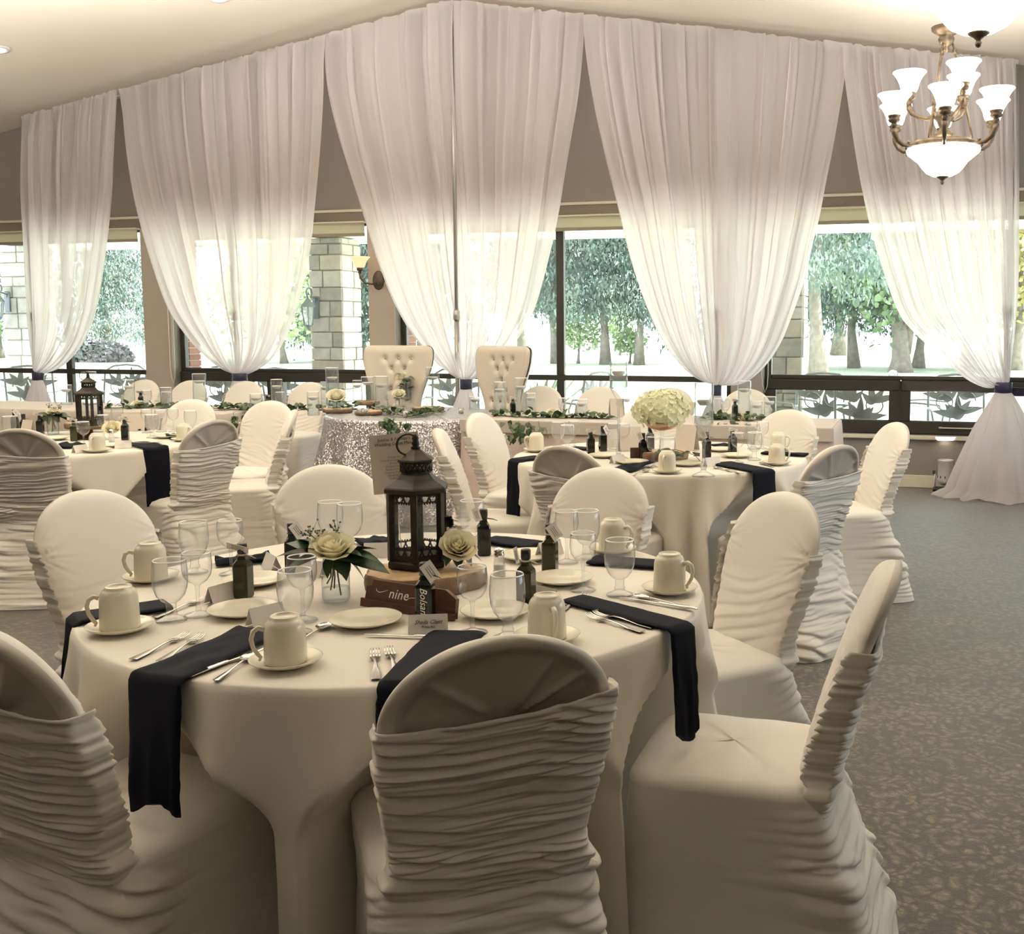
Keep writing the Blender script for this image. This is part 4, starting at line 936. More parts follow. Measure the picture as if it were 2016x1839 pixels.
# ------------------------------------------------------------------ round tables and their cloths
M_cloth = material('ivory_polyester_cloth', (.71, .665, .59), .6, sheen=.2, spec=.3, bump=(500, .05))
M_tbl = material('folding_table_plywood', (.42, .30, .19), .6)
M_tleg = material('grey_table_leg', (.3, .3, .3), .4, metal=.6)
def round_table(c, label, clabel, seed, chairs, zt=.755):
    t = thing('round_table', label, 'table', c, 0, 'round banquet tables')
    MB().lathe([(.0, zt - .028), (TR - .006, zt - .028), (TR - .002, zt - .02), (TR - .002, zt - .006), (TR - .006, zt - .002), (0, zt - .002)], 64).build('tabletop', M_tbl, t)
    for k in range(4):
        a = k * math.pi / 2 + .4; MB().tube([(.26 * math.cos(a), .26 * math.sin(a), zt - .03), (.32 * math.cos(a), .32 * math.sin(a), .0)], .016, 8).build('leg', M_tleg, t)
    na = 420; ang = np.linspace(0, 2 * np.pi, na, endpoint=False); rows = []
    for r in (0.0, .2, .4, .6, .7, .742, .756): rows.append(np.stack([r * np.cos(ang), r * np.sin(ang), np.full(na, zt + .004) + (.0012 * (vnoise(np.cos(ang) * r * 14, np.sin(ang) * r * 14, seed) - .5) if r else 0)], 1))
    rows.append(np.stack([.764 * np.cos(ang), .764 * np.sin(ang), np.full(na, zt + .001)], 1))
    ca = np.array([math.atan2(y - c.y, x - c.x) for x, y in chairs]); nf = 30
    per = lambda k, off: (lambda q, w: q * (1 - w) + w * vnoise(ang * 0 + off, ang * 0 + seed, seed))(vnoise(ang / (2 * np.pi) * k + off, ang * 0 + seed, seed), sstep(.95, 1, ang / (2 * np.pi)))
    wob = per(nf, 0); wob2 = per(12, 0)
    for T in np.linspace(0, 1, 44)[1:]:
        z = (zt - .004) * (1 - T) + .008
        amp = sstep(-.05, .55, T) * (.35 + .65 * T)
        r = .768 + .03 * T + amp * (.15 * (rid(wob) ** 1.3 - .38) + .05 * (wob2 - .5) + .055 * np.sin(ang * 27 + 9 * (wob2 - .5)) * (.3 + wob))
        for a0 in ca:
            d = np.abs((ang - a0 + np.pi) % (2 * np.pi) - np.pi)
            lim = .475 / np.maximum(np.cos(d), .3); lim = np.where(d < .45, lim, 9)
            e0 = .10 + .27 * sstep(.02, .30, zt - z); k = sstep(.015, .27, zt - z) * sstep(e0 + .06, e0 - .06, d)
            r = np.minimum(r, r * (1 - k) + np.minimum(lim, r) * k)
        rows.append(np.stack([r * np.cos(ang), r * np.sin(ang), np.full(na, z)], 1))
    o = MB().grid(np.array(rows), wrap=True).build('tablecloth', M_cloth, loc=(c.x, c.y, 0)); tag(o, clabel, 'tablecloth', 'floor length ivory cloths on the round tables')
round_table(T1, 'nearest round banquet table, hidden under its cloth', 'ivory cloth on the nearest round table in the foreground', 1, [(a[0], a[1]) for a in CH1])
round_table(T2, 'round banquet table on the right, hidden under its cloth', 'ivory cloth on the right round table with the hydrangeas', 2, [(a[0], a[1]) for a in CH2])
round_table(T3, 'round banquet table on the left, hidden under its cloth', 'ivory cloth on the left round table with the far lantern', 3, [(a[0], a[1]) for a in CH3])

# ------------------------------------------------------------------ head tables along the windows
def draped_box(u0, u1, d0, d1, label, mat, seed, zt=.76, drop=.75):
    t = thing('trestle_table', 'long trestle table under the ' + label, 'table', W((u0 + u1) / 2, (d0 + d1) / 2, 0), -TH)
    a, b = (u1 - u0) / 2, (d1 - d0) / 2
    MB().box(-a + .006, a - .006, -b + .006, b - .006, zt - .03, zt - .003).build('tabletop', M_tbl, t)
    for sx in (-1, 1): 
        for sy in (-1, 1): MB().tube([(sx * (a - .2), sy * (b - .1), zt - .03), (sx * (a - .2), sy * (b - .1), 0)], .016, 8).build('leg', M_tleg, t)
    n = 26; per = []
    def seg(x0, y0, x1, y1, m):
        for k in range(m): per.append((lerp(x0, x1, k / m), lerp(y0, y1, k / m)))
    m1, m2 = int(2 * a * 40), int(2 * b * 40)
    seg(-a, -b, a, -b, m1); seg(a, -b, a, b, m2); seg(a, b, -a, b, m1); seg(-a, b, -a, -b, m2)
    P = np.array(per); N = len(P); s = np.arange(N) / 40.0; nrm = np.zeros_like(P)
    nrm[:, 0] = np.where(np.abs(P[:, 0]) > a - 1e-6, np.sign(P[:, 0]), 0); nrm[:, 1] = np.where(np.abs(P[:, 1]) > b - 1e-6, np.sign(P[:, 1]), 0)
    rows = [np.stack([P[:, 0] * k, P[:, 1] * k, np.full(N, zt + .002)], 1) for k in (0, .5, .9, .997)]
    rows.append(np.stack([P[:, 0] + nrm[:, 0] * .004, P[:, 1] + nrm[:, 1] * .004, np.full(N, zt - .004)], 1))
    for T in np.linspace(0, 1, 16)[1:]:
        f = .006 + .05 * T * rid(vnoise(s * 3.2, s * 0 + seed, seed)) + .012 * T
        rows.append(np.stack([P[:, 0] + nrm[:, 0] * f, P[:, 1] + nrm[:, 1] * f, np.full(N, (zt - .006) * (1 - T) + T * (zt - drop))], 1))
    return MB().grid(np.array(rows), wrap=True), W((u0 + u1) / 2, (d0 + d1) / 2, 0)
M_blush = material('blush_linen', (.66, .53, .47), .65, sheen=.2)
M_taupe = material('taupe_linen', (.55, .485, .42), .65, sheen=.2)
m, c = draped_box(-8.2, -5.22, 7.08, 7.84, 'taupe head table cloth left of the sequins', None, 4)
o = m.build('tablecloth', M_taupe, loc=c, rotz=-TH); tag(o, 'taupe cloth on the head table left of the sequin table', 'tablecloth')
m, c = draped_box(-3.20, -.55, 7.08, 7.84, 'blush head table cloth right of the sequins', None, 5)
o = m.build('tablecloth', M_blush, loc=c, rotz=-TH); tag(o, 'blush pink cloth on the head table right of the sequin table', 'tablecloth')
# ivory runner lying on the blush cloth and folding over its front edge
o = MB().box(-1.32, 1.32, -.385, .37, .0005, .004).box(-1.335, 1.335, -.412, -.404, -.085, .004, .002).build('table_runner', M_taupe, smooth=False, loc=c + Vector((0, 0, .763)), rotz=-TH); tag(o, 'taupe top cloth folded over the front of the blush head table', 'table runner')

def sequin():
    m = bpy.data.materials.new('silver_sequins'); m.use_nodes = True; nt = m.node_tree; b = nt.nodes['Principled BSDF']
    tc = nt.nodes.new('ShaderNodeTexCoord'); v = nt.nodes.new('ShaderNodeTexVoronoi'); v.inputs['Scale'].default_value = 150
    nt.links.new(tc.outputs['Object'], v.inputs['Vector'])
    sub = nt.nodes.new('ShaderNodeVectorMath'); sub.operation = 'SUBTRACT'; sub.inputs[1].default_value = (.5, .5, .5)
    scl = nt.nodes.new('ShaderNodeVectorMath'); scl.operation = 'SCALE'; scl.inputs['Scale'].default_value = 1.0
    g = nt.nodes.new('ShaderNodeNewGeometry'); add = nt.nodes.new('ShaderNodeVectorMath'); add.operation = 'ADD'; nm = nt.nodes.new('ShaderNodeVectorMath'); nm.operation = 'NORMALIZE'
    nt.links.new(v.outputs['Color'], sub.inputs[0]); nt.links.new(sub.outputs[0], scl.inputs[0]); nt.links.new(g.outputs['Normal'], add.inputs[0]); nt.links.new(scl.outputs[0], add.inputs[1])
    nt.links.new(add.outputs[0], nm.inputs[0]); nt.links.new(nm.outputs[0], b.inputs['Normal'])
    b.inputs['Base Color'].default_value = (.60, .575, .585, 1); b.inputs['Metallic'].default_value = .8; b.inputs['Roughness'].default_value = .30
    return m
M_seq = sequin()
us = (on_wall(600, 825, 6.95)[0] + on_wall(896, 830, 6.95)[0]) / 2; SEQ_U, SEQ_D, SEQ_R = us, 7.53, .68
sc_ = W(SEQ_U, SEQ_D, 0)
t = thing('sweetheart_table', 'round table under the silver sequin cloth', 'table', sc_, -TH)
MB().lathe([(0, .73), (SEQ_R - .01, .73), (SEQ_R - .01, .755), (0, .757)], 48).build('tabletop', M_tbl, t)
for k in range(4): MB().tube([(.3 * math.cos(k * 1.57), .3 * math.sin(k * 1.57), .73), (.34 * math.cos(k * 1.57), .34 * math.sin(k * 1.57), 0)], .016, 8).build('leg', M_tleg, t)
na = 300; ang = np.linspace(0, 2 * np.pi, na, endpoint=False); rows = [np.stack([r * np.cos(ang), r * np.sin(ang), np.full(na, .762)], 1) for r in (0, .3, SEQ_R - .02)] + [np.stack([SEQ_R * np.cos(ang), SEQ_R * np.sin(ang), np.full(na, .757)], 1)]
for T in np.linspace(0, 1, 36)[1:]:
    f = np.cos(ang * 17 + .6 * np.sin(ang * 5)) * .5 + .5; r = SEQ_R + .004 + .06 * T + .12 * sstep(.0, 1, T) * f ** 2
    rows.append(np.stack([r * np.cos(ang), r * np.sin(ang), np.full(na, .752 * (1 - T) + .006)], 1))
o = MB().grid(np.array(rows), wrap=True).build('sequin_tablecloth', M_seq, loc=sc_, rotz=-TH); tag(o, 'silver sequin cloth on the round table before the tufted chairs', 'tablecloth')
# ------------------------------------------------------------------ tableware: one of each kind, then copies
ZT_ = .7605                    # level of the cloth on the round tables
M_china = material('cream_china', (.72, .675, .55), .18, spec=.6)
M_steel = material('polished_steel', (.78, .75, .70), .16, metal=1.0)
M_blade = material('knife_handle_dark_reflection', (.40, .38, .35), .12, metal=1.0)
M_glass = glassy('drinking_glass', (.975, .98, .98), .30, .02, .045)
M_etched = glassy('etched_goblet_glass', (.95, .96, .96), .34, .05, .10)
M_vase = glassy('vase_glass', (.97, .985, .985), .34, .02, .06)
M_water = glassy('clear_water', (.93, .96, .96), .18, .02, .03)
M_wax = material('white_wax', (.86, .82, .76), .5, transl=.25)
M_bott = material('dark_green_bottle_glass', (.006, .007, .005), .1, spec=.45)
M_oil = material('olive_oil_bottle_glass', (.026, .028, .006), .12, spec=.5)
M_cap = material('black_bottle_cap', (.012, .012, .014), .35)
M_paper = material('white_card_paper', (.80, .76, .72), .7, transl=.1)
M_kraft = material('beige_paper', (.58, .52, .45), .7)
M_ink = material('dark_ink', (.06, .05, .05), .7)
M_whiteink = material('white_paint_lettering', (.88, .84, .78), .6)
M_nap = material('navy_napkin_cloth', (.0065, .0075, .015), .7, spec=.12, bump=(700, .15))
M_wood = material('wood_slice_top', (.62, .43, .24), .6, vary=(22, (.48, .31, .16)), bump=(60, .1))
M_barkw = material('slice_bark', (.20, .125, .075), .9, vary=(16, (.30, .21, .14)), bump=(35, .7))
M_sign = material('stained_board', (.125, .052, .028), .5, vary=(9, (.075, .03, .018)), bump=(26, .15, (1, 1, 8)))
M_lant = material('blackened_bronze', (.016, .013, .010), .5, metal=.35, vary=(20, (.042, .030, .021)))
M_rose = material('cream_rose_petal', (.88, .82, .62), .55, transl=.3)
M_rosew = material('ivory_rose_petal', (.86, .82, .68), .55, transl=.3)
M_leaf = material('eucalyptus_leaf', (.085, .13, .06), .5, vary=(12, (.15, .20, .10)), transl=.15)
M_leafd = material('deep_green_leaf', (.025, .055, .022), .38, vary=(12, (.05, .09, .04)))
M_stem = material('plant_stem', (.13, .12, .055), .6)
M_hyd = material('hydrangea_petal', (.86, .85, .68), .6, vary=(3, (.82, .84, .58)), transl=.3)
M_gold = material('mercury_glass_gold', (.55, .38, .24), .3, metal=.8)

def saucer_mug(p, rz, label, first=[]):
    if first:
        a = dup(first[0], p, rz, 'cream saucer under the ' + label.replace('upturned cream ', '')); b = dup(first[1], p + Vector((0, 0, .0085)), rz, label); return b
    s = thing('saucer', 'cream saucer under the ' + label.replace('upturned cream ', ''), 'saucer', p, rz, 'cream saucers on the round tables')
    MB().lathe([(.0, .004), (.030, .004), (.034, .0075), (.050, .010), (.066, .0165), (.070, .0185), (.0715, .0175), (.068, .0135), (.052, .006), (.036, .002), (.034, .0002), (.028, .0002), (.027, .002), (0, .002)], 40, cap=False).build('dish', M_china, s)
    m = thing('mug', label, 'mug', p + Vector((0, 0, .0085)), rz, 'upturned cream mugs')
    MB().lathe([(.038, .004), (.0405, .0), (.0415, .002), (.0415, .012), (.0405, .045), (.0395, .068), (.0375, .078), (.0325, .0865), (.0285, .089), (.028, .093), (.0265, .094), (.0245, .093), (.0235, .0895), (.0, .0895)], 40, cap=False).build('body', M_china, m)
    h = [(.0395, 0, .070), (.050, 0, .074), (.060, 0, .068), (.064, 0, .053), (.061, 0, .036), (.053, 0, .022), (.047, 0, .014), (.050, 0, .008)]
    MB().tube(h, [.0062, .0060, .0056, .0052, .0050, .0048, .0046, .003], 10, flat=.85).build('handle', M_china, m)
    first += [s, m]; return m
def once(builder):
    """the first call builds the thing, the later ones copy it"""
    got = {}
    def f(p, rz=0.0, label='', key=0):
        if key in got: return dup(got[key], p, rz, label)
        t = builder(p, rz, label, key); got[key] = t; return t
    return f
@once
def plate(p, rz, label, key):
    t = thing('side_plate', label, 'plate', p, rz, 'cream side plates')
    MB().lathe([(0, .004), (.046, .004), (.052, .0065), (.060, .0105), (.078, .0155), (.081, .0168), (.0822, .016), (.079, .0125), (.058, .0055), (.050, .0005), (.042, .0005), (.040, .002), (0, .002)], 48, cap=False).build('dish', M_china, t); return t
@once
def goblet(p, rz, label, key):
    t = thing('water_goblet', label, 'goblet', p, rz, 'clear water goblets')
    MB().lathe([(.0338, .141), (.0350, .1425), (.0362, .141), (.0385, .115), (.0392, .098), (.0372, .078), (.0310, .060), (.0215, .048), (.0130, .043)], 32, cap=False).build('bowl', M_etched, t)
    MB().lathe([(.0130, .043), (.0115, .036), (.0112, .026), (.0135, .020), (.0125, .014)], 20, cap=False).build('stem', M_glass, t)
    MB().lathe([(.0125, .014), (.022, .008), (.0335, .004), (.0345, .002), (.034, .0004), (0, .0004)], 32, cap=False).build('foot', M_glass, t)
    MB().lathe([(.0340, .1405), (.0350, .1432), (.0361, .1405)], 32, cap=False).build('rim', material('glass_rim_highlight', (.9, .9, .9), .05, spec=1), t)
    return t
@once
def wine(p, rz, label, key):
    t = thing('wine_glass', label, 'glass', p, rz, 'clear stemmed wine glasses')
    MB().lathe([(.0298, .149), (.0308, .1505), (.0318, .149), (.0338, .128), (.0338, .112), (.0305, .096), (.0215, .083), (.0095, .0765), (.0058, .072)], 32, cap=False).build('bowl', M_glass, t)
    MB().lathe([(.0058, .073), (.0042, .058), (.0042, .026), (.0062, .012)], 16, cap=False).build('stem', M_glass, t)
    MB().lathe([(.0062, .012), (.016, .0065), (.0315, .0035), (.033, .002), (.0325, .0004), (0, .0004)], 32, cap=False).build('foot', M_glass, t)
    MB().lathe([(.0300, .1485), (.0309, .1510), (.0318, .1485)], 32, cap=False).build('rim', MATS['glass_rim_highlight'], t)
    return t
def sq(r, z, n=4, bev=.22):
    """a bevelled square ring"""
    k = r * (1 - bev); return [(x, y, z) for x, y in ((k, -r), (r, -k), (r, k), (k, r), (-k, r), (-r, k), (-r, -k), (-k, -r))]
@once
def bottle(p, rz, label, key):
    """key: which glass, and how the tag hangs"""
    t = thing('oil_bottle', label, 'bottle', p, rz, 'little square oil and vinegar bottles')
    R = .0195; P = [sq(R * .9, .0), sq(R, .004), sq(R, .080), sq(R * .93, .087), sq(R * .62, .097, bev=.4), sq(.0098, .104, bev=.5), sq(.0092, .120, bev=.55)]
    m = MB().grid(np.array(P), wrap=True); m.F.append(tuple(range(7, -1, -1))); m.build('body', M_oil if key % 10 == 1 else M_bott, t, smooth=False)
    MB().lathe([(.0092, .112), (.0122, .114), (.0122, .134), (.0108, .1365), (0, .1365)], 18).build('cap', M_cap, t)
    k = key // 10
    tg = [((.016, -.012, .118), (.5, .5, .35), .045, .030), ((-.004, -.014, .128), (1.2, -.25, .15), .055, .020), ((-.02, -.010, .122), (.9, .7, -.6), .04, .028)][k % 3]
    a = MB().box(-tg[2] / 2, tg[2] / 2, -.0004, .0004, -tg[3] / 2, tg[3] / 2).build('tag', M_paper, t, smooth=False); a.location = tg[0]; a.rotation_euler = (tg[1][0] - .7, tg[1][1] + .5, tg[1][2])
    for q in range(3): MB().box(-tg[2] * .3, tg[2] * .3, -.0007, -.00045, -.0006 + .005 * (q - 1), .0006 + .005 * (q - 1)).build('print_line', M_ink, a, smooth=False)
    MB().lathe([(.0128, 0), (.0135, .002), (.0128, .004)], 12, (0, 0, .107)).tube([(.012, -.004, .109), (.026, -.01, .108), (.040, -.008, .102)], [.0022, .0018, .0008], 5, flat=.4).build('ribbon', M_kraft if key % 10 == 1 else M_cap, t)
    return t
def cutlery(kind):
    @once
    def f(p, rz, label, key):
        t = thing(kind, label, 'cutlery', p, rz, 'polished %ss on the round tables' % ('knive' if kind == 'knife' else kind))
        if kind == 'fork':
            m = MB(); L = .18
            P = [(-.0095, .0015), (-.04, .003), (-.075, .0045), (-.10, .003)]
            m.grid([[(x, s * w, z + .0002), (x, 0, z + .0012), (x, -s * w, z + .0002)] for s in (1,) for x, z, w in ((.09, .002, .010), (.05, .0022, .0085), (.02, .004, .0042), (-.01, .006, .0030), (-.03, .006, .0042), (-.038, .005, .0095), (-.05, .003, .0115))])
            m.V += [(x, y, z - .0016) for x, y, z in m.V]; nn = len(m.V) // 2; m.F += [tuple(i + nn for i in f[::-1]) for f in m.F]
            m.build('handle', M_steel, t)
            for k in range(4):
                y = -.0092 + k * .00613
                MB().tube([(-.048, y, .0035), (-.065, y, .0025), (-.082, y * .93, .0045), (-.092, y * .9, .009)], [.0019, .0017, .0014, .0007], 6, flat=.8).build('tine', M_steel, t)
        elif kind == 'knife':
            MB().grid([[(x, w, z), (x, 0, z + h), (x, -w, z), (x, 0, z - h * .6)] for x, w, z, h in ((.105, .003, .004, .002), (.10, .0085, .004, .004), (.06, .0075, .004, .004), (.01, .0055, .004, .004), (.0, .004, .004, .003))], wrap=True).build('handle', M_steel, t)
            MB().grid([[(x, w0, .004), (x, (w0 + w1) / 2, .0049), (x, w1, .004), (x, (w0 + w1) / 2, .0031)] for x, w0, w1 in ((.0, .004, -.004), (-.03, .0075, -.004), (-.08, .008, -.004), (-.10, .005, -.004), (-.112, -.001, -.004))], wrap=True).build('blade', M_steel, t)
        else:
            MB().grid([[(x, w, z), (x, 0, z + .0014), (x, -w, z), (x, 0, z - .001)] for x, z, w in ((.085, .002, .002), (.08, .002, .008), (.05, .0024, .0068), (.02, .004, .0036), (-.02, .006, .0028), (-.035, .005, .004))], wrap=True).build('handle', M_steel, t)
            iv, jf = ico(2); V = [(-.055 + v.x * .026, v.y * .0165, .007 + (v.z * .006 if v.z < 0 else v.z * -.0045)) for v in iv]; mesh('bowl', V, jf, M_steel, t)
        return t
    return f
fork, knife, spoon = cutlery('fork'), cutlery('knife'), cutlery('spoon')
def lay(f, a, b, label, dz=0.0):
    """a piece of cutlery from its head at pixel a to its end at pixel b"""
    A, B = at(*a, ZT_), at(*b, ZT_); c = (A + B) / 2; c.z = ZT_ + dz; return f(c, math.atan2(B.y - A.y, B.x - A.x), label)
@once
def place_card(p, rz, label, key):
    t = thing('place_card', label, 'card', p, rz, 'folded white place cards'); w, h, s = .0425, .042, .017
    MB().add([(-w, -s, 0), (w, -s, 0), (w, 0, h), (-w, 0, h), (-w, -s + .0007, 0), (w, -s + .0007, 0), (w, 0, h - .0014), (-w, 0, h - .0014)], [(0, 1, 2, 3), (7, 6, 5, 4), (0, 4, 5, 1), (0, 3, 7, 4), (1, 5, 6, 2)]).build('front_flap', M_paper, t, smooth=False)
    MB().add([(-w, s, 0), (w, s, 0), (w, 0, h), (-w, 0, h), (-w, s - .0007, 0), (w, s - .0007, 0), (w, 0, h - .0014), (-w, 0, h - .0014)], [(1, 0, 3, 2), (4, 5, 6, 7), (0, 1, 5, 4), (0, 4, 7, 3), (1, 2, 6, 5)]).build('back_flap', M_paper, t, smooth=False)
    if key:
        tilt = math.atan2(h, s)
        M = Matrix.Translation((0, -.5 * s - .0009, .53 * h + .0004)) @ Matrix.Rotation(tilt, 4, 'X')
        text_mesh('name_lettering', 'Sheila Clant', .0125, M_ink, t, M @ Matrix.Translation((.001, .004, 0)), .35)
        text_mesh('meal_lettering', 'Prime Rib', .0072, M_ink, t, M @ Matrix.Translation((.001, -.0065, 0)), .2)
    return t
def napkin(a, b, hang, w, label, seed, gather=0.0, lump=.0, hw_end=None, z0=ZT_, twist=0.0, sway=0.0):
    """folded napkin lying from pixel a to the table edge at b, its end hanging down"""
    A, B = at(*a, z0), at(*b, z0); d = (B - A).normalized(); L = (B - A).length; sd = Vector((-d.y, d.x, 0)); r = np.random.default_rng(seed)
    path = []
    for k in range(18): path.append((L * k / 17, z0 + .007, k / 17))
    if hang:
        path += [(L + .012 * math.sin(q), z0 + .007 - .012 * (1 - math.cos(q)), 1) for q in (.4, .8, 1.2, 1.57)]
        path += [(L + .012 + .012 * t, z0 - .005 - hang * t, 1 + t) for t in np.linspace(.04, 1, 22)]
    n = 15; rows = []
    for x, z, t in path:
        row = []
        ww = w * (1 - gather * sstep(.0, .5, .55 - min(t, 1)) * 1.0) if t <= 1 else lerp(w, hw_end or w, min(1, (t - 1) * 1.4))
        for side in (1, -1):
            for k in range(n):
                s = (k / (n - 1) - .5) * side; lumpz = lump * (float(vnoise(s * 4 + seed, t * 4, seed)) - .35) * (1 if t <= 1 else .7)
                ft = .0055 if side == 1 else -.0055; ed = math.sqrt(max(0, 1 - (abs(s) * 2) ** 6)) * .9 + .1
                fl = .010 * (float(vnoise(s * 5 + 3, (t - 1) * 1.2 + seed, seed + 1)) - .5) * max(0, min(1, (t - 1) * 2)) 
                edge_w = .004 * (float(vnoise(t * 9, side + seed, seed + 2)) - .5)
                q = A + d * x + sd * (s * ww + edge_w * abs(s) * 2 + sway * max(0, t - 1))
                if t <= 1 and (not hang or z > z0): q = Vector((q.x, q.y, max(z0 + .0008, z + ft * ed + max(0, lumpz))))
                else: q = Vector((q.x, q.y, z)) + d * (ft * ed + abs(fl) * 2 + .004)
                row.append(tuple(q))
        rows.append(row)
    # uneven lower edge
    if hang:
        for k in range(2 * n):
            s = k % n / (n - 1); x, y, z = rows[-1][k]; rows[-1][k] = (x, y, z - .020 * math.sin(s * 7 + seed) * .6)
    c = (A + B) / 2; rows = np.array(rows) - np.array([c.x, c.y, 0])
    m = MB().grid(rows, wrap=True); m.F.append(tuple(range(2 * n - 1, -1, -1))); m.F.append(tuple((len(rows) - 1) * 2 * n + k for k in range(2 * n)))
    o = m.build('napkin', M_nap, loc=(c.x, c.y, 0)); return tag(o, label, 'napkin', 'navy napkins on the round tables')

# ---- flowers and leaves
def leaf_mesh(L, wd, bend, n=6):
    rows = []
    for i in range(n + 1):
        t = i / n; h = wd * math.sin(math.pi * min(1, t ** .75 * .98 + .02)) * .5 + .0004; x = L * t; z = -bend * L * t * t
        rows.append([(x, -h, z + h * .25), (x, 0, z), (x, h, z + h * .25)])
    return rows
LEAF = {}
def leaf(parent, loc, az, el, L, wd, mat, roll=0.0, bend=.25):
    k = (mat.name, round(wd / L, 1), round(bend, 1))
    if k not in LEAF:
        m = MB().grid(leaf_mesh(1, round(wd / L, 1), bend)); LEAF[k] = mesh('leaf', m.V, m.F, mat).data; bpy.data.objects.remove(COL.objects[-1]) if False else None
        o = [q for q in COL.objects if q.data == LEAF[k]][0]
    else: o = mesh('leaf', None, None, mesh_data=LEAF[k])
    o.parent = parent; o.location = loc; o.scale = (L, L, L)
    o.rotation_euler = (Matrix.Rotation(az, 3, 'Z') @ Matrix.Rotation(-el, 3, 'Y') @ Matrix.Rotation(roll, 3, 'X')).to_euler(); return o
PET = {}
def rose(parent, loc, r, mat, tilt=(0, 0), name='rose', layers=((3, .30, .05, 1.08), (4, .46, .22, 1.05), (5, .64, .42, .98), (6, .82, .66, .88), (5, .95, 1.0, .70))):
    """rings of cupped petals; each petal is a piece of its own"""
    o = mesh(name, *(lambda m: (m.V, m.F))(MB().lathe([(.02 * r, .15 * r), (.16 * r, .2 * r), (.22 * r, .5 * r), (.17 * r, .85 * r), (.05 * r, .95 * r), (0, .9 * r)], 12)), mat, parent, loc=loc)
    o.rotation_euler = (tilt[0], tilt[1], 0)
    for q, (n, rad, open_, hh) in enumerate(layers):
        key = (mat.name, q)
        if key not in PET:
            rows = []
            for i in range(8):
                t = i / 7; rr = rad * (.35 + .65 * math.sin(t * 1.5)) * (1 + .30 * open_ * max(0, t - .7) / .3); z = hh * (t ** (1 + .5 * open_)) * .98 - (.10 * open_ * max(0, t - .75) / .25)
                wA = (1.25 if n <= 4 else 1.0) * math.sin(math.pi * (.12 + .80 * t)) ** .6
                rows.append([((rr + .05 * abs(s) ** 2 * open_) * math.cos(s * wA), (rr) * math.sin(s * wA), z - .07 * abs(s) ** 3 * t) for s in np.linspace(-1, 1, 9)])
            m = MB().grid(rows); PET[key] = mesh('petal', m.V, m.F, mat).data
            p0 = [x for x in COL.objects if x.data == PET[key]][0]; bpy.data.objects.remove(p0)
        for k in range(n):
            p = mesh('petal', None, None, parent=o, mesh_data=PET[key]); p.rotation_euler = (0, 0, 2 * math.pi * k / n + q * .8 + .13 * k); p.scale = (r, r, r)
    return o
def jar(t, r=.034, h=.105, water=.30, mat=None):
    R = r
    MB().lathe([(R * .80, h), (R * .86, h + .001), (R * .84, h - .012), (R * .86, h - .020), (R * .98, h - .030), (R, h - .040), (R, .008), (R * .94, .002), (R * .88, .0004), (0, .0004)], 28, cap=False).build('jar_glass', mat or M_vase, t)
    MB().lathe([(0, .003), (R * .92, .003), (R * .96, .008), (R * .96, h * water), (0, h * water)], 28, cap=False).build('water', M_water, t)
    MB().lathe([(R * .87, h - .003), (R * .90, h - .005), (R * .88, h - .008)], 28, cap=False).lathe([(R * .87, h - .011), (R * .90, h - .013), (R * .88, h - .016)], 28, cap=False).build('screw_rim', M_vase, t)
def rose_jar(p, label, s=1.0, rz=0.0, group='jars of cream roses'):
    t = thing('rose_jar', label, 'flowers', p, rz, group); jar(t)
    for k, (x, y) in enumerate(((.012, 0), (-.016, .01), (.0, -.014), (-.02, -.008))):
        MB().tube([(x, y, .012 + .01 * k), (x * .5, y * .5, .06), (x * .2 - .002 * k, y * .2, .112)], .0022, 6).build('stem', M_stem, t)
    rose(t, (.0, -.012, .116), .046, M_rose, (.40, .05)); rose(t, (-.034, .022, .135), .030, M_rosew, (-.2, -.5))
    r = np.random.default_rng(5)
    for az, el, L, wd in ((2.6, .45, .115, .068), (3.2, .22, .120, .070), (3.8, .05, .105, .06), (-.3, .1, .125, .065), (.25, .35, .085, .045), (-.9, -.5, .075, .045), (2.2, .8, .065, .034), (1.6, .5, .08, .045), (-.1, -.55, .085, .05), (5.2, -.75, .05, .03), (4.5, -.85, .055, .032), (2.9, .40, .12, .07), (3.55, -.1, .10, .06), (.0, -.2, .125, .065), (-.6, .1, .085, .05), (2.4, .45, .08, .045), (.5, -.15, .09, .05)):
        leaf(t, (.016 * math.cos(az), .016 * math.sin(az) - .004, .114), az, el, L, wd, M_leafd, float(r.uniform(-.5, .5)))
    for sx, (dx, dy, dz) in enumerate(((-.055, -.01, .175), (.0, .02, .180), (-.035, .0, .165))):
        m = MB().tube([(0, 0, .10), (dx * .5, dy, .14), (dx, dy, dz - .01)], .0013, 5); iv, jf = ico(1)
        for k in range(14):
            c = Vector((dx, dy, dz)) + Vector(r.normal(0, .011, 3)); m.tube([(dx, dy, dz - .012), tuple(c)], .0006, 4); m.add([c + v * .0030 for v in iv], jf)
        m.build('seed_sprig', M_leaf, t)
    return t
def votive(p, label, r=.020, h=.042, candle=True):
    t = thing('votive_glass', label, 'candle holder', p, 0, 'small candle glasses')
    MB().lathe([(r * 1.02, h), (r * 1.05, h + .0008), (r, .003), (r * .9, .0004), (0, .0004)], 22, cap=False).build('glass', M_vase, t)
    if candle: MB().lathe([(0, .003), (r * .80, .003), (r * .80, h * .72), (r * .7, h * .76), (0, h * .74)], 20).tube([(0, 0, h * .74), (.001, 0, h * .86)], .0008, 5).build('candle', M_wax, t)
    return t
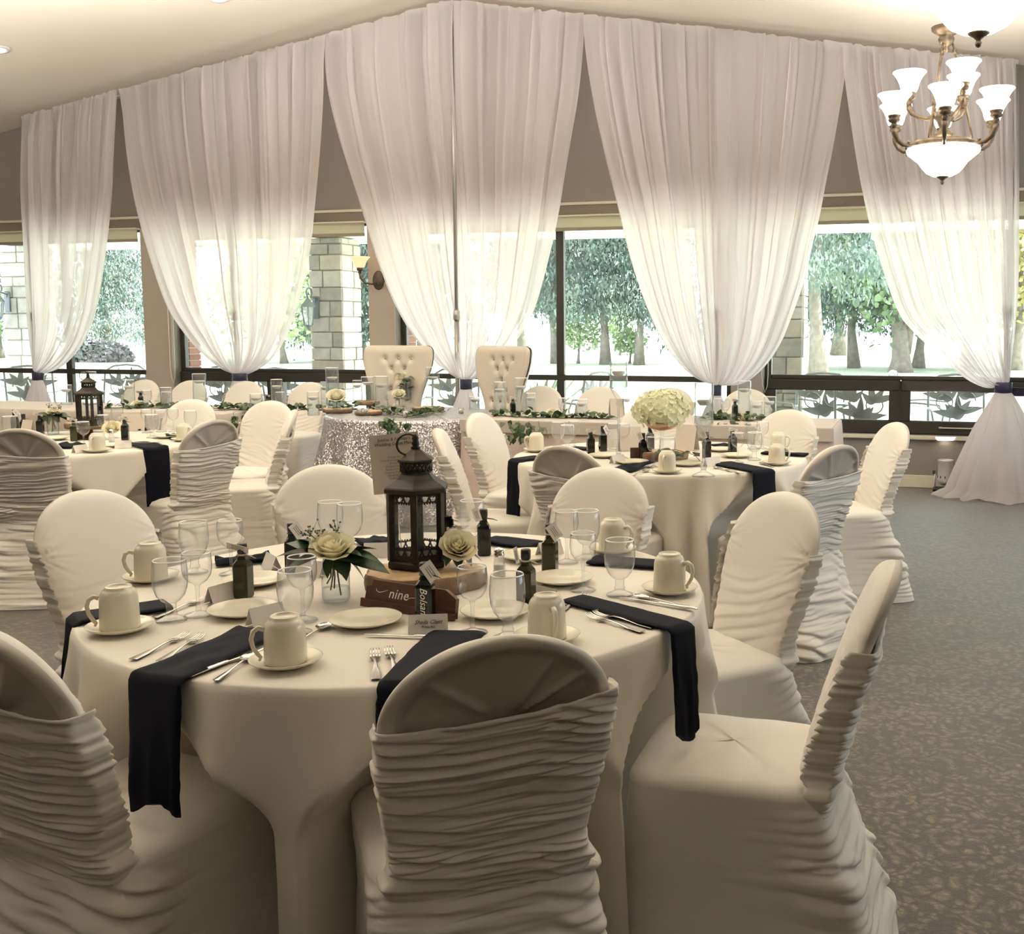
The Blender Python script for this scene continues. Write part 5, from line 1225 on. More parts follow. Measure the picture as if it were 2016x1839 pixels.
def slice_(p, rx, ry, h, rz, label, seed, group='round wood slices under the centrepieces'):
    t = thing('wood_slice', label, 'wood slice', p, rz, group); n = 56; a = np.linspace(0, 2 * np.pi, n, endpoint=False); rad = 1 + .05 * np.sin(3 * a + seed) + .03 * np.sin(7 * a + seed * 2) + .02 * np.sin(13 * a)
    ring = lambda k, z: np.stack([rx * rad * k * np.cos(a), ry * rad * k * np.sin(a), np.full(n, z)], 1)
    MB().grid(np.array([ring(.0, h), ring(.35, h), ring(.7, h), ring(.955, h), ring(.96, h - .001)]), wrap=True).build('cut_top', M_wood, t)
    MB().grid(np.array([ring(.955, h - .0006), ring(.99, h - .002), ring(1.0, h - .008), ring(1.01, h * .5), ring(.99, .004), ring(.96, .0003), ring(0, .0003)]), wrap=True).build('bark', M_barkw, t); return t

# ---- hexagonal lantern
def lantern(p, rz, label, first=[]):
    if first: return dup(first[0], p, rz, label)
    t = thing('candle_lantern', label, 'lantern', p, rz, 'black hexagonal lanterns'); first.append(t)
    hexp = lambda r, z, o=0: [(r * math.cos(k * math.pi / 3 + o), r * math.sin(k * math.pi / 3 + o), z) for k in range(6)]
    def hexlathe(prof, name, par=t): return MB().grid(np.array([hexp(r, z) for r, z in prof]), wrap=True).build(name, M_lant, par, smooth=False)
    hexlathe([(0, .002), (.073, .002), (.075, .006), (.075, .018), (.070, .022), (.068, .03), (0, .03)], 'base')
    R = .068
    for k in range(6):
        a = k * math.pi / 3; x, y = R * math.cos(a), R * math.sin(a); MB().box(-.0085, .0055, -.0075, .0075, .022, .205, .001).build('post', M_lant, t, smooth=False, loc=(x, y, 0), rotz=a)
        b = a + math.pi / 6; q = R * math.cos(math.pi / 6); hw_ = R * math.sin(math.pi / 6) - .003
        for nm, z0, z1, sg in (('lower_fretwork', .028, .055, 1), ('upper_fretwork', .178, .205, -1)):
            m = MB(); z_in = z1 if sg > 0 else z0
            m.box(-.0012, .0012, -hw_, hw_, z0 if sg > 0 else z0 + .016, z1 - .016 if sg > 0 else z1).box(-.0012, .0012, -hw_, hw_, z_in - .002, z_in + .002)
            for j in range(9):
                y = -hw_ + (j + .5) * 2 * hw_ / 9; m.box(-.0012, .0012, y - .0016, y + .0016, min(z_in, z_in + sg * .005), max(z_in, z_in + sg * .005))
            for j in range(7):
                y0 = -hw_ + j * 2 * hw_ / 6; y1 = y0 + (.0075 if j % 2 else -.0075); zz = (z1 - .017, z1 - .001) if sg > 0 else (z0 + .001, z0 + .017)
                m.tube([(0, y0, zz[0]), (0, max(-hw_, min(hw_, y1)), zz[1])], .0022, 5)
            m.build(nm, M_lant, t, smooth=False, loc=(q * math.cos(b), q * math.sin(b), 0), rotz=b)
        MB().box(-.0006, .0006, -hw_, hw_, .03, .20).build('pane', M_glass, t, smooth=False, loc=((q - .003) * math.cos(b), (q - .003) * math.sin(b), 0), rotz=b)
    hexlathe([(.060, .200), (.078, .200), (.081, .203), (.081, .212), (.078, .216), (.066, .224), (.050, .234), (.040, .246), (.037, .252)], 'lower_roof')
    g = MB().lathe([(.0355, .250), (.0365, .252), (.0355, .256)], 24).lathe([(.0350, .274), (.0365, .277), (.0355, .280)], 24)
    for k in range(18):
        a = k * math.pi / 9; a2 = a + math.pi / 9
        g.tube([(.0358 * math.cos(a), .0358 * math.sin(a), .254), (.0358 * math.cos(a2), .0358 * math.sin(a2), .276)], .0030, 5).tube([(.0358 * math.cos(a2), .0358 * math.sin(a2), .254), (.0358 * math.cos(a), .0358 * math.sin(a), .276)], .0030, 5)
    g.build('pierced_collar', M_lant, t)
    hexlathe([(.034, .278), (.044, .279), (.047, .282), (.045, .286), (.030, .296), (.016, .308), (.010, .313)], 'upper_roof')
    MB().lathe([(.010, .310), (.012, .316), (.007, .320), (.010, .326), (.0065, .332), (.0085, .340), (.006, .346), (.002, .351), (0, .352)], 14).build('finial', M_lant, t)
    MB().tube(arc((-.020, 0, .325), .027, -.35, 2 * math.pi - 1.0, 26), .0026, 7).build('ring_handle', M_lant, t)
    MB().box(.058, .078, -.03, -.018, .10, .13, .002).tube([(.066, -.025, .13), (.078, -.03, .118), (.078, -.03, .105), (.07, -.03, .098)], .0028, 6).build('latch', M_lant, t)
    return t

# ================================================================== the nearest table
for px, rz, l in (((237, 1243), 3.5, 'mug at the far left of the nearest table'), ((298, 1143), 3.6, 'mug at the left back of the nearest table'), ((563, 1310), 3.6, 'mug nearest the camera, left of the bottom centre chair'), ((1077, 1262), -1.2, 'mug just behind the top of the bottom centre chair'), ((1318, 1167), -.45, 'mug at the right edge of the nearest table'), ((1206, 1088), -.45, 'mug at the back right of the nearest table')):
    saucer_mug(at(*px, ZT_), rz, 'upturned cream ' + l)
for px, l in (((720, 1228), 'in front of the nine sign'), ((480, 1208), 'left of the glasses by the nearest mug'), ((502, 1149), 'behind the olive bottle on the left of the nearest table'), ((975, 1211), 'under the two glasses right of the nine sign'), ((1107, 1146), 'right of the salt shaker on the nearest table'), ((1040, 1100), 'behind the salt shaker on the nearest table')): plate(at(*px, ZT_), 0, 'cream side plate ' + l)
for px, l in (((338, 1222), 'at the left of the nearest table, half full'), ((584, 1247), 'behind the nearest mug'), ((1000, 1257), 'right of the balsamic bottle'), ((1220, 1172), 'by the mug at the right edge of the nearest table'), ((1155, 1100), 'at the back right of the nearest table'), ((384, 1128), 'behind the wine glass at the left of the nearest table'), ((930, 1075), 'behind the cream rose right of the near lantern'), ((652, 1078), 'behind the near rose jar on its left'), ((690, 1082), 'behind the near rose jar on its right')): goblet(at(*px, ZT_), 0, 'clear water goblet ' + l)
for px, l in (((391, 1212), 'left of the olive bottle on the nearest table'), ((931, 1247), 'right of the balsamic bottle over the wood slice'), ((1148, 1163), 'left of the goblet at the right of the nearest table'), ((1116, 1108), 'at the back right of the nearest table'), ((456, 1131), 'behind the olive bottle at the left back of the nearest table'), ((597, 1222), 'behind the goblet by the nearest mug')): wine(at(*px, ZT_), 0, 'clear wine glass ' + l)
BZ = -.15
for px, key, rz, l in (((480, 1176), 11, BZ, 'olive oil bottle with a white tag left of the rose jar'), ((577, 1126), 0, .2, 'black capped dark bottle behind the leaves of the near rose jar'), ((953, 1092), 20, .2, 'dark round capped bottle right of the cream rose and near lantern'), ((1083, 1128), 1, -.2, 'tall olive oil bottle at the back right of the nearest table'), ((1036, 1190), 21, -.3, 'dark oil bottle between the shaker and the right side plate')):
    bottle(at(*px, ZT_), rz, l, key)
bb_ = bottle(at(838, 1222, ZT_), -.08, 'near black balsamic bottle with white script, standing before the wood slice', 30)
text_mesh('bottle_lettering', 'Bolsamic', .0235, M_whiteink, bb_, Matrix.Translation((.001, -.0200, .040)) @ Matrix.Rotation(R_(90), 4, 'X') @ Matrix.Rotation(R_(-90), 4, 'Z'), .35)
def shaker(p, label):
    t = thing('salt_shaker', label, 'shaker', p, 0, 'glass salt and pepper shakers')
    MB().lathe([(.0, .0004), (.0165, .0004), (.0175, .004), (.0165, .03), (.0135, .052), (.0128, .056)], 8, cap=False).build('glass', M_etched, t, smooth=False)
    MB().lathe([(0, .003), (.0155, .003), (.0145, .032), (0, .033)], 12).build('salt', material('salt', (.85, .83, .78), .9), t)
    MB().lathe([(.0140, .054), (.0150, .056), (.0150, .062), (.0138, .064), (.0140, .067), (.0132, .073), (.009, .078), (0, .080)], 20).build('cap', M_steel, t); return t
shaker(at(983, 1135, ZT_), 'glass salt shaker with a chrome cap on the nearest table')
c = at(826, 1165, ZT_); c.y += .05
slice_(c, .152, .118, .046, .1, 'thick wood slice carrying the near lantern', 1)
lp_ = Vector((c.x - .022, c.y + .045, ZT_ + .0465)); lantern(lp_, .62, 'big black lantern on the wood slice in the foreground').scale = (1.10, 1.10, .99)
# nine sign leaning on the slice
p0, p1 = at(716, 1192, ZT_), at(884, 1219, ZT_); ang_ = math.atan2(p1.y - p0.y, p1.x - p0.x); Ls = (p1 - p0).length
sg = thing('table_number_sign', 'stained wood board lettered nine, leaning on the wood slice', 'sign', (p0 + p1) / 2, ang_); sg.rotation_euler = (R_(-9), 0, ang_)
h0 = .066
def board(m, pts, y0, y1):
    n = len(pts); m.add([(x, y0, z) for x, z in pts] + [(x, y1, z) for x, z in pts], [tuple(range(n)), tuple(range(2 * n - 1, n - 1, -1))] + [(i, n + i, n + (i + 1) % n, (i + 1) % n) for i in range(n)]); return m
k = .022
board(MB(), [(-Ls / 2, 0), (Ls / 2, 0), (Ls / 2, h0 - k), (Ls / 2 - k, h0 - k * .0), (-Ls / 2 + k * .9, h0), (-Ls / 2 + k * .9, h0 - k * .75), (-Ls / 2 + .004, h0 - k * .75)][:0] or [(-Ls / 2 + .006, .002), (Ls / 2 + .02, .002), (Ls / 2 + .02, .048), (Ls / 2 - .012, h0), (-Ls / 2 + .030, h0), (-Ls / 2 + .026, h0 - .014), (-Ls / 2 + .010, h0 - .018)], -.006, .006).build('board', M_sign, sg, smooth=False)
board(MB(), [(-Ls / 2 - .0, .0), (Ls / 2 + .022, .0), (Ls / 2 + .022, .014), (-Ls / 2 + .0, .020)], -.013, -.0062).build('ledge', M_sign, sg, smooth=False)
text_mesh('nine_lettering', 'nine', .034, M_whiteink, sg, Matrix.Translation((-.020, -.0066, .0385)) @ Matrix.Rotation(R_(90), 4, 'X'), .28, space=1.05)
m = MB().tube([(-.088, -.0066, .047), (-.086, -.0068, .041), (-.078, -.0068, .038), (-.066, -.0068, .041), (-.052, -.0068, .046)], [.0004, .0007, .0008, .0006, .0004], 5).tube([(.010, -.0066, .033), (.020, -.0068, .036), (.032, -.0068, .037), (.044, -.0066, .040)], [.0008, .0007, .0005, .0003], 5)
m.build('lettering_swash', M_whiteink, sg)
rose_jar(at(662, 1181, ZT_), 'near mason jar with a big cream rose left of the lantern')
# second rose lying on the slice, right of the lantern
q = Vector((lp_.x + .105, lp_.y - .02, ZT_ + .0465)); t = thing('rose_posy', 'cream rose with leaves in a tiny glass right of the near lantern', 'flowers', q, 0)
MB().lathe([(.020, .05), (.021, .051), (.021, .004), (.018, .0004), (0, .0004)], 20, cap=False).build('glass', M_vase, t)
MB().tube([(0, 0, .01), (.003, 0, .05)], .0022, 6).build('stem', M_stem, t)
rose(t, (.004, -.008, .048), .041, M_rose, (.7, .35))
for az, el, L in ((-2.0, -.5, .05), (-1.3, -.6, .055), (-.6, -.5, .055), (.1, -.3, .06), (.8, .1, .05), (-2.8, -.3, .045), (-.2, .5, .045)): leaf(t, (.012 * math.cos(az), .012 * math.sin(az), .046), az, el, L, L * .6, M_leafd if az < 0 else M_leaf)
for a, b, hg, w, l, s, kw in (((512, 1248), (316, 1338), .235, .118, 'long navy napkin hanging over the seat of the lower left chair', 1, {'lump': .010, 'sway': .0}), ((330, 1195), (156, 1222), .20, .10, 'navy napkin hanging at the far left edge of the nearest table', 2, {}), ((900, 1252), (812, 1352), .10, .125, 'navy napkin before the place card, tucked behind the bottom centre chair', 3, {'lump': .006}),
                          ((1130, 1184), (1334, 1238), .235, .080, 'navy napkin hanging over the seat of the lower right chair', 4, {'hw_end': .075}), ((1165, 1106), (1302, 1116), 0, .10, 'navy napkin lying before the back right mug of the nearest table', 5, {}), ((962, 1066), (1060, 1078), 0, .10, 'navy napkin at the back of the nearest table behind the bottles', 6, {'lump': .006}),
                          ((532, 1103), (424, 1112), 0, .085, 'rolled navy napkin at the left back of the nearest table', 7, {'lump': .02}), ((762, 1066), (706, 1074), 0, .09, 'navy napkin showing left behind the near lantern', 8, {'lump': .014})):
    napkin(a, b, hg, w, l, s, **kw)
for f, a, b, l in ((fork, (372, 1250), (258, 1302), 'fork left of the long hanging napkin, nearer the table edge'), (fork, (409, 1247), (302, 1312), 'fork lying under the edge of the long hanging napkin'), (fork, (738, 1283), (741, 1343), 'left one of two forks beside the nearest mug'), (fork, (763, 1275), (786, 1341), 'right one of two forks beside the nearest mug'), (fork, (1152, 1213), (1272, 1248), 'front one of two forks beside the right hanging napkin'), (fork, (1166, 1208), (1294, 1240), 'rear one of two forks beside the right hanging napkin'),
                   (knife, (498, 1288), (398, 1326), 'knife lying against the long hanging napkin by the nearest mug'), (spoon, (492, 1298), (438, 1334), 'spoon beside the knife left of the nearest mug'), (spoon, (622, 1246), (604, 1256), 'spoon peeping out right behind the nearest mug'), (spoon, (425, 1160), (411, 1212), 'spoon left of the white folded card on the nearest table'), (knife, (1245, 1183), (1352, 1200), 'knife before the mug at the right edge of the nearest table'), (spoon, (1258, 1178), (1342, 1194), 'spoon before the mug at the right edge of the nearest table'),
                   (fork, (1140, 1182), (1112, 1200), 'fork tucked under the right hanging napkin by the wine glass'), (knife, (772, 1255), (860, 1258), 'knife lying before the place card by the nine sign'), (fork, (378, 1190), (330, 1208), 'fork by the foot of the left wine glass'), (spoon, (900, 1055), (1010, 1068), 'spoon at the back of the nearest table by the navy napkin')):
    lay(f, a, b, l, .001)
place_card(at(843, 1246, ZT_), .13, 'white place card with a printed name before the balsamic bottle', 1)
for px, rz, l in (((1072, 1188), 2.4, 'blank side of a place card right of the dark oil bottle'), ((746, 1096), .15, 'blank place card left behind the near lantern'), ((438, 1182), 1.1, 'blank place card standing end on left of the olive bottle'), ((612, 1133), -.4, 'blank place card behind the glasses left of the rose jar'), ((535, 1120), 2.2, 'blank place card by the rolled napkin at the left back'), ((1082, 1092), .8, 'blank place card between the back right bottles and glasses'), ((524, 1227), .9, 'blank place card by the plate left of the nearest mug')):
    place_card(at(*px, ZT_), rz, l)
# menu sheet on a wire stand behind the lantern
dpt = 2.98; tl, tr_, bl = deep(725, 858, dpt), deep(822, 850, dpt), deep(737, 974, dpt)
mc = thing('menu_card', 'beige wedding menu sheet standing behind the near lantern', 'menu', (0, 0, 0), 0)
ctr = (tr_ + bl) / 2; ex_ = (tr_ - tl).normalized(); ez_ = (tl - bl).normalized(); ey_ = ez_.cross(ex_); wS, hS = (tr_ - tl).length / 2, (tl - bl).length / 2
Mx = Matrix((ex_, ey_, ez_)).transposed().to_4x4(); mc.matrix_world = Matrix.Translation(ctr) @ Mx
MB().box(-wS, wS, -.0006, .0006, -hS, hS).build('sheet', M_kraft, mc, smooth=False)
FR = Matrix.Rotation(R_(90), 4, 'X')
text_mesh('title_lettering', "Justine & Nathan's\nWedding Guest Menu", .0125, M_ink, mc, Matrix.Translation((0, -.0008, hS - .022)) @ FR, .1)
text_mesh('menu_lettering', 'Caesar Salad\nCrisp Romaine, Croutons\nPrime Rib\nChicken Supreme\nRoasted Potatoes\nSeasonal Vegetables\nWedding Cake\nCoffee & Tea', .0085, material('grey_ink', (.25, .22, .19), .7), mc, Matrix.Translation((0, -.0008, -.012)) @ FR)
d0 = Mx.inverted() @ Matrix.Translation(-ctr)
foot = Vector((ctr.x + .01, ctr.y + .03, ZT_)); q0 = (Mx.to_3x3().inverted() @ (foot - ctr)); MB().tube([(q0.x, q0.y, q0.z + .004), (q0.x * .6, .004, -hS * .6), (0, .0025, hS * .2)], .0018, 6).build('wire_stand', M_steel, mc)
o = MB().lathe([(0, 0), (.03, 0), (.03, .004), (0, .005)], 20).build('stand_foot', M_steel, mc); o.location = q0; o.rotation_euler = Mx.to_3x3().inverted().to_euler()
# ================================================================== centre pieces and settings of the far tables
def cyl_vase(x0, x1, ytop, ybase, label, z0=.764, fill=.72, candle=True, y_dep=None):
    p = at((x0 + x1) / 2, ybase, z0); dep = (p - CAMO).dot(_FW); r = (x1 - x0) / 2 * dep / FPX; h = (ybase - ytop) * dep / FPX
    t = thing('candle_vase', label, 'vase', p, 0, 'clear cylinder vases with floating candles')
    MB().lathe([(r * .93, h), (r * .97, h + .001), (r, h - .002), (r, .004), (r * .96, .0006), (0, .0006)], 26, cap=False).build('glass', M_vase, t)
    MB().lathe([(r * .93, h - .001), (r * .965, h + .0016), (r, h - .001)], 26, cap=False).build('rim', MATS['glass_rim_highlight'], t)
    MB().lathe([(0, .006), (r * .94, .006), (r * .94, h * fill), (0, h * fill)], 24, cap=False).build('water', M_water, t)
    if candle:
        w = r * .80; zc = h * fill - .008; MB().lathe([(0, zc - .006), (w * .55, zc - .005), (w * .88, zc + .004), (w, zc + .014), (w * .97, zc + .020), (w * .4, zc + .019), (0, zc + .018)], 22).tube([(0, 0, zc + .018), (.001, 0, zc + .028)], .001, 5).build('floating_candle', M_wax, t)
    return t
def garland(pts, n, label, seed, droop=None, spread=.05, sizes=(.040, .064)):
    """a bough of eucalyptus: a stem and single leaves"""
    P = [Vector(p) for p in pts]; c = P[0]; t = thing('eucalyptus_garland', label, 'garland', c, 0, 'eucalyptus garlands on the head tables'); r = np.random.default_rng(seed)
    MB().tube([p - c + Vector((0, 0, .008)) for p in P], .0035, 5).build('stem', M_stem, t)
    for k in range(n):
        f = r.uniform(0, len(P) - 1.001); i = int(f); q = P[i].lerp(P[i + 1], f - i) - c
        az = r.uniform(0, 6.28); el = r.uniform(-.1, 1.1); L = r.uniform(*sizes)
        q = q + Vector((r.normal(0, spread * .5), r.normal(0, spread * .5), abs(r.normal(.012, .012)) + .006))
        leaf(t, q, az, el, L, L * .75, M_leaf if r.random() < .65 else M_leafd, r.uniform(-.7, .7))
    if droop:
        for (x, y, drop, m_) in droop:
            p = at(x, y, .775) ; q = p - c; pts2 = [q + Vector((0, 0, .0)), q + Vector((.0, -.03, .0)), q + Vector((.01, -.045, -drop * .4)), q + Vector((.02, -.05, -drop))]
            MB().tube(pts2, .002, 5).build('hanging_stem', M_stem, t)
            for k in range(m_):
                f = r.uniform(.9, 2.99); i = int(f); w = pts2[i].lerp(pts2[i + 1], f - i)
                leaf(t, w + Vector((r.normal(0, .022), -.006 - abs(r.normal(0, .01)), r.normal(0, .01))), r.uniform(3.3, 6.0), r.uniform(-1.4, -.5), r.uniform(.038, .058), .045, M_leaf if r.random() < .5 else M_leafd, r.uniform(-.6, .6))
    return t
HZ = .764
VA = 'clear candle vase, '
for a in ((643, 668, 724, 799, 'tall one left of the left tufted chair on the sequin table', .79), (632, 645, 752, 797, 'thin one half hidden left of the big sequin table rose', .79), (695, 713, 749, 789, 'left one of the group before the left tufted chair', .80), (712, 737, 742, 789, 'middle one of the group before the left tufted chair', .80), (739, 765, 741, 806, 'right one of the group, with a low second candle', .79), (839, 866, 723, 800, 'tall one at the right corner of the left tufted chair', .80), (606, 629, 771, 818, 'short one at the left end of the sequin table', .764),
          (924, 945, 781, 806, 'small one left of the right tufted chair', .764), (973, 997, 752, 812, 'slim one before the middle of the right tufted chair', .764), (1014, 1039, 744, 812, 'tall one at the right edge of the right tufted chair', .764), (1035, 1055, 774, 814, 'short one just right of the right tufted chair', .764), (1133, 1157, 786, 823, 'short one left of the tall candle stand on the blush table', .764), (1226, 1242, 775, 822, 'one behind the stem of the tall candle stand', .764),
          (1451, 1478, 750, 816, 'tallest one at the right end of the blush table', .764), (1478, 1501, 790, 825, 'middle one at the right end of the blush table', .764), (1503, 1527, 781, 825, 'rightmost one on the blush table', .764),
          (381, 407, 736, 792, 'tall one left of the second drape skirt', .764), (317, 339, 763, 801, 'one below the tan column on the taupe table', .764), (493, 517, 775, 811, 'short one by a rose at the right end of the taupe table', .764), (535, 557, 747, 801, 'tall one behind the turned chair at the end of the taupe table', .764), (244, 266, 748, 800, 'one right of the far lantern on the taupe table', .764), (121, 142, 758, 797, 'one left of the far lantern on the taupe table', .764), (164, 191, 732, 797, 'tall one directly behind the far lantern', .764)):
    cyl_vase(*a[:4], VA + a[4], a[5])
for x, y, rx, ry, h, l, s in ((726, 821, .118, .10, .030, 'flat wood slice with two votives at the front of the sequin table', 2), (664, 817, .115, .10, .030, 'wood slice under the big rose at the left of the sequin table', 3), (844, 814, .130, .11, .032, 'wood slice under the tall vase at the right of the sequin table', 4)):
    slice_(at(x, y - 5, HZ), rx, ry, h, s, l, s, 'wood slices on the sequin table')
slice_(at(722, 797, HZ), .12, .10, .034, 2, 'dark wood slice at the back of the sequin table', 7, 'wood slices on the sequin table')
for x, y, z, l in ((708, 813, .796, 'left one of two votives on the flat sequin table slice'), (721, 813, .796, 'right one of two votives on the flat sequin table slice'), (908, 814, HZ, 'votive beside the small vase left of the right tufted chair'), (838, 806, .798, 'votive left of the tall vase on the right sequin table slice')): votive(at(x, y, z), 'glass ' + l)
o = MB().lathe([(0, 0), (.017, 0), (.017, .044), (.012, .047), (0, .045)], 18).tube([(0, 0, .045), (.001, 0, .054)], .0009, 5).build('pillar_candle', M_wax, loc=at(798, 822, HZ)); tag(o, 'short white pillar candle among the leaves on the sequin table front', 'candle')
def head_rose(x, y, r, label, z0=HZ, glass=False, mat=None):
    p = at(x, y, z0); t = thing('cream_rose', label, 'flower', p, 0, 'loose cream roses on the head tables')
    zz = 0.0
    if glass: MB().lathe([(.03, .085), (.031, .086), (.031, .004), (.027, .0004), (0, .0004)], 20, cap=False).build('glass', M_vase, t); MB().tube([(0, 0, .01), (0, 0, .09)], .003, 6).build('stem', M_stem, t); zz = .078
    rose(t, (0, 0, zz + .008), r, mat or M_rosew, (.6, .1), 'bloom')
    for az, el in ((-2.2, -.2), (-1.0, -.2), (.3, .2), (2.6, .1)): leaf(t, (0, 0, zz + .010), az, el, r * 1.3, r * .9, M_leaf)
    return t
head_rose(663, 806, .062, 'big cream rose in a glass at the left of the sequin table', .794, True); head_rose(786, 800, .046, 'cream rose below the mason jar on the sequin table', .79, True)
head_rose(486, 806, .040, 'cream rose at the right end of the taupe table'); head_rose(272, 803, .046, 'flat cream rose right of the far lantern on the taupe table'); head_rose(1089, 820, .046, 'cream rose before the head chair right of the right tufted chair'); head_rose(1466, 829, .046, 'cream rose before the tallest vase at the right end')
p = at(800, 786, .80); t = thing('rose_jar', 'mason jar of leaves and a rose on the sequin table before the left tufted chair', 'flowers', p, 0, 'jars of cream roses'); jar(t, .042, .185)
for k in range(3): MB().tube([(.01 * k - .01, 0, .02), (0, .004 * k, .19)], .003, 6).build('stem', M_stem, t)
rose(t, (-.03, -.01, .185), .045, M_rosew, (.5, -.4))
r_ = np.random.default_rng(3)
for k in range(16):
    az = r_.uniform(0, 6.28); leaf(t, (.02 * math.cos(az), .02 * math.sin(az), r_.uniform(.05, .20)), az, r_.uniform(-.6, 1.0), r_.uniform(.05, .085), .045, M_leafd if k % 2 else M_leaf, r_.uniform(-.5, .5))
def run(pts, z=HZ): return [at(x, y, z) for x, y in pts]
garland(run([(735, 806), (770, 816), (805, 822), (840, 818), (872, 812)]), 85, 'leafy garland across the front of the sequin table', 1, [(775, 826, .075, 12), (760, 824, .05, 7), (800, 826, .04, 5)], .07)
garland(run([(632, 806), (650, 812), (690, 806), (706, 800)]), 45, 'leafy garland around the rose at the left of the sequin table', 2, None, .06)
garland(run([(205, 806), (260, 804), (310, 804), (350, 805)]), 60, 'leafy garland on the taupe table right of the far lantern', 3, None, .06)
garland(run([(420, 806), (450, 807), (480, 809), (520, 810)]), 62, 'leafy garland at the right end of the taupe table', 4, [(462, 812, .09, 8), (492, 814, .06, 5)], .06)
garland(run([(545, 812), (580, 810), (606, 808)]), 40, 'leafy garland between the taupe table and the short sequin vase', 5, None, .05)
garland(run([(968, 818), (1010, 822), (1060, 824), (1110, 824)]), 75, 'leafy garland left on the blush table, trailing over its edge', 6, [(1008, 828, .13, 14), (1022, 829, .16, 14), (1042, 829, .13, 12), (1060, 829, .08, 6)], .06)
garland(run([(1110, 824), (1150, 825), (1200, 826)]), 45, 'leafy garland in the middle of the blush table', 7, None, .06)
garland(run([(1395, 828), (1430, 826), (1460, 830), (1500, 828)]), 90, 'leafy garland at the right end of the blush table, trailing down', 8, [(1440, 832, .22, 18), (1425, 833, .14, 10), (1465, 834, .12, 8)], .08)
for (x, y, l) in ((278, 802, 'dark bottle on the taupe table right of the far lantern'), (527, 810, 'dark bottle on the taupe table behind the turned chair'), (1010, 817, 'dark slim bottle before the right tufted chair'), (1447, 822, 'dark bottle left of the tallest vase at the right end')): bottle(at(x, y, HZ), .3, l, 10)
for (x, y, l) in ((290, 802, 'goblet beside the dark bottle on the taupe table'), (1110, 821, 'left goblet behind the leaves of the blush table'), (1122, 819, 'right goblet behind the leaves of the blush table'), (1412, 822, 'goblet below the fourth navy tie'), (1428, 820, 'goblet right below the fourth navy tie'), (552, 806, 'goblet between the taupe and sequin tables')): goblet(at(x, y, HZ), 0, 'clear water ' + l)
def tent(p, rz, w, h, label, mat):
    t = thing('menu_tent', label, 'menu', p, rz, 'folded paper menus on the tables'); s = h * .28
    MB().add([(-w, -s, 0), (w, -s, 0), (w, 0, h), (-w, 0, h), (-w, -s + .001, 0), (w, -s + .001, 0), (w, 0, h - .002), (-w, 0, h - .002)], [(0, 1, 2, 3), (7, 6, 5, 4), (0, 4, 5, 1), (0, 3, 7, 4), (1, 5, 6, 2)]).build('front_leaf', mat, t, smooth=False)
    MB().add([(-w, s, 0), (w, s, 0), (w, 0, h), (-w, 0, h), (-w, s - .001, 0), (w, s - .001, 0), (w, 0, h - .002), (-w, 0, h - .002)], [(1, 0, 3, 2), (4, 5, 6, 7), (0, 1, 5, 4), (0, 4, 7, 3), (1, 2, 6, 5)]).build('back_leaf', mat, t, smooth=False); return t
tent(at(1214, 822, HZ), .3, .055, .14, 'grey paper menu before the head chair left of the tall candle stand', M_kraft)

# ---- right round table
hy = at(1303, 908, ZT_)
cp = thing('hydrangea_compote', 'ball of cream hydrangeas in a footed gold bowl on the right table', 'flowers', hy, 0)
MB().lathe([(0, .001), (.050, .001), (.052, .004), (.03, .010), (.010, .020), (.008, .05), (.014, .062), (.008, .072), (.008, .145), (.016, .155)], 24).build('glass_stem', M_glass, cp)
MB().lathe([(.016, .155), (.05, .162), (.078, .178), (.086, .198), (.084, .200), (.074, .182), (.045, .170), (0, .168)], 28, cap=False).build('gold_bowl', M_gold, cp)
fl = MB()
for k in range(4):
    a = k * math.pi / 2; rows = []
    for i in range(5):
        t = i / 4; h = .55 * math.sin(math.pi * (.12 + .82 * t)) ; x = t; z = .30 * t * t - .12
        rows.append([(x * math.cos(a) - y * math.sin(a), x * math.sin(a) + y * math.cos(a), z + .12 * abs(y)) for y in (-h, 0, h)])
    fl.grid(rows)
r_ = np.random.default_rng(11); f0 = None
MB().add(*(lambda V, F: ([(v.x * .105, v.y * .10, .262 + v.z * .060) for v in V], F))(*ico(2))).build('leafy_core', material('pale_green_core', (.42, .45, .18), .8), cp)
for k in range(250):
    z = 1 - 1.75 * (k + .5) / 250; rr = math.sqrt(1 - z * z); a = k * 2.39996
    lump = 1 + .10 * math.sin(3 * a + 4 * z) + r_.normal(0, .03)
    n = Vector((rr * math.cos(a), rr * math.sin(a), z)); q = Vector((n.x * .138, n.y * .13, n.z * .088)) * lump + Vector((0, 0, .262))
    o = mesh('floret', fl.V, fl.F, M_hyd, cp) if f0 is None else mesh('floret', None, None, parent=cp, mesh_data=f0)
    f0 = o.data; o.location = q; s = r_.uniform(.017, .024); o.scale = (s, s, s); nn = (n + Vector(r_.normal(0, .25, 3))).normalized(); o.rotation_euler = (nn.to_track_quat('Z', 'Y') @ Matrix.Rotation(r_.uniform(0, 6.28), 3, 'Z').to_quaternion()).to_euler()
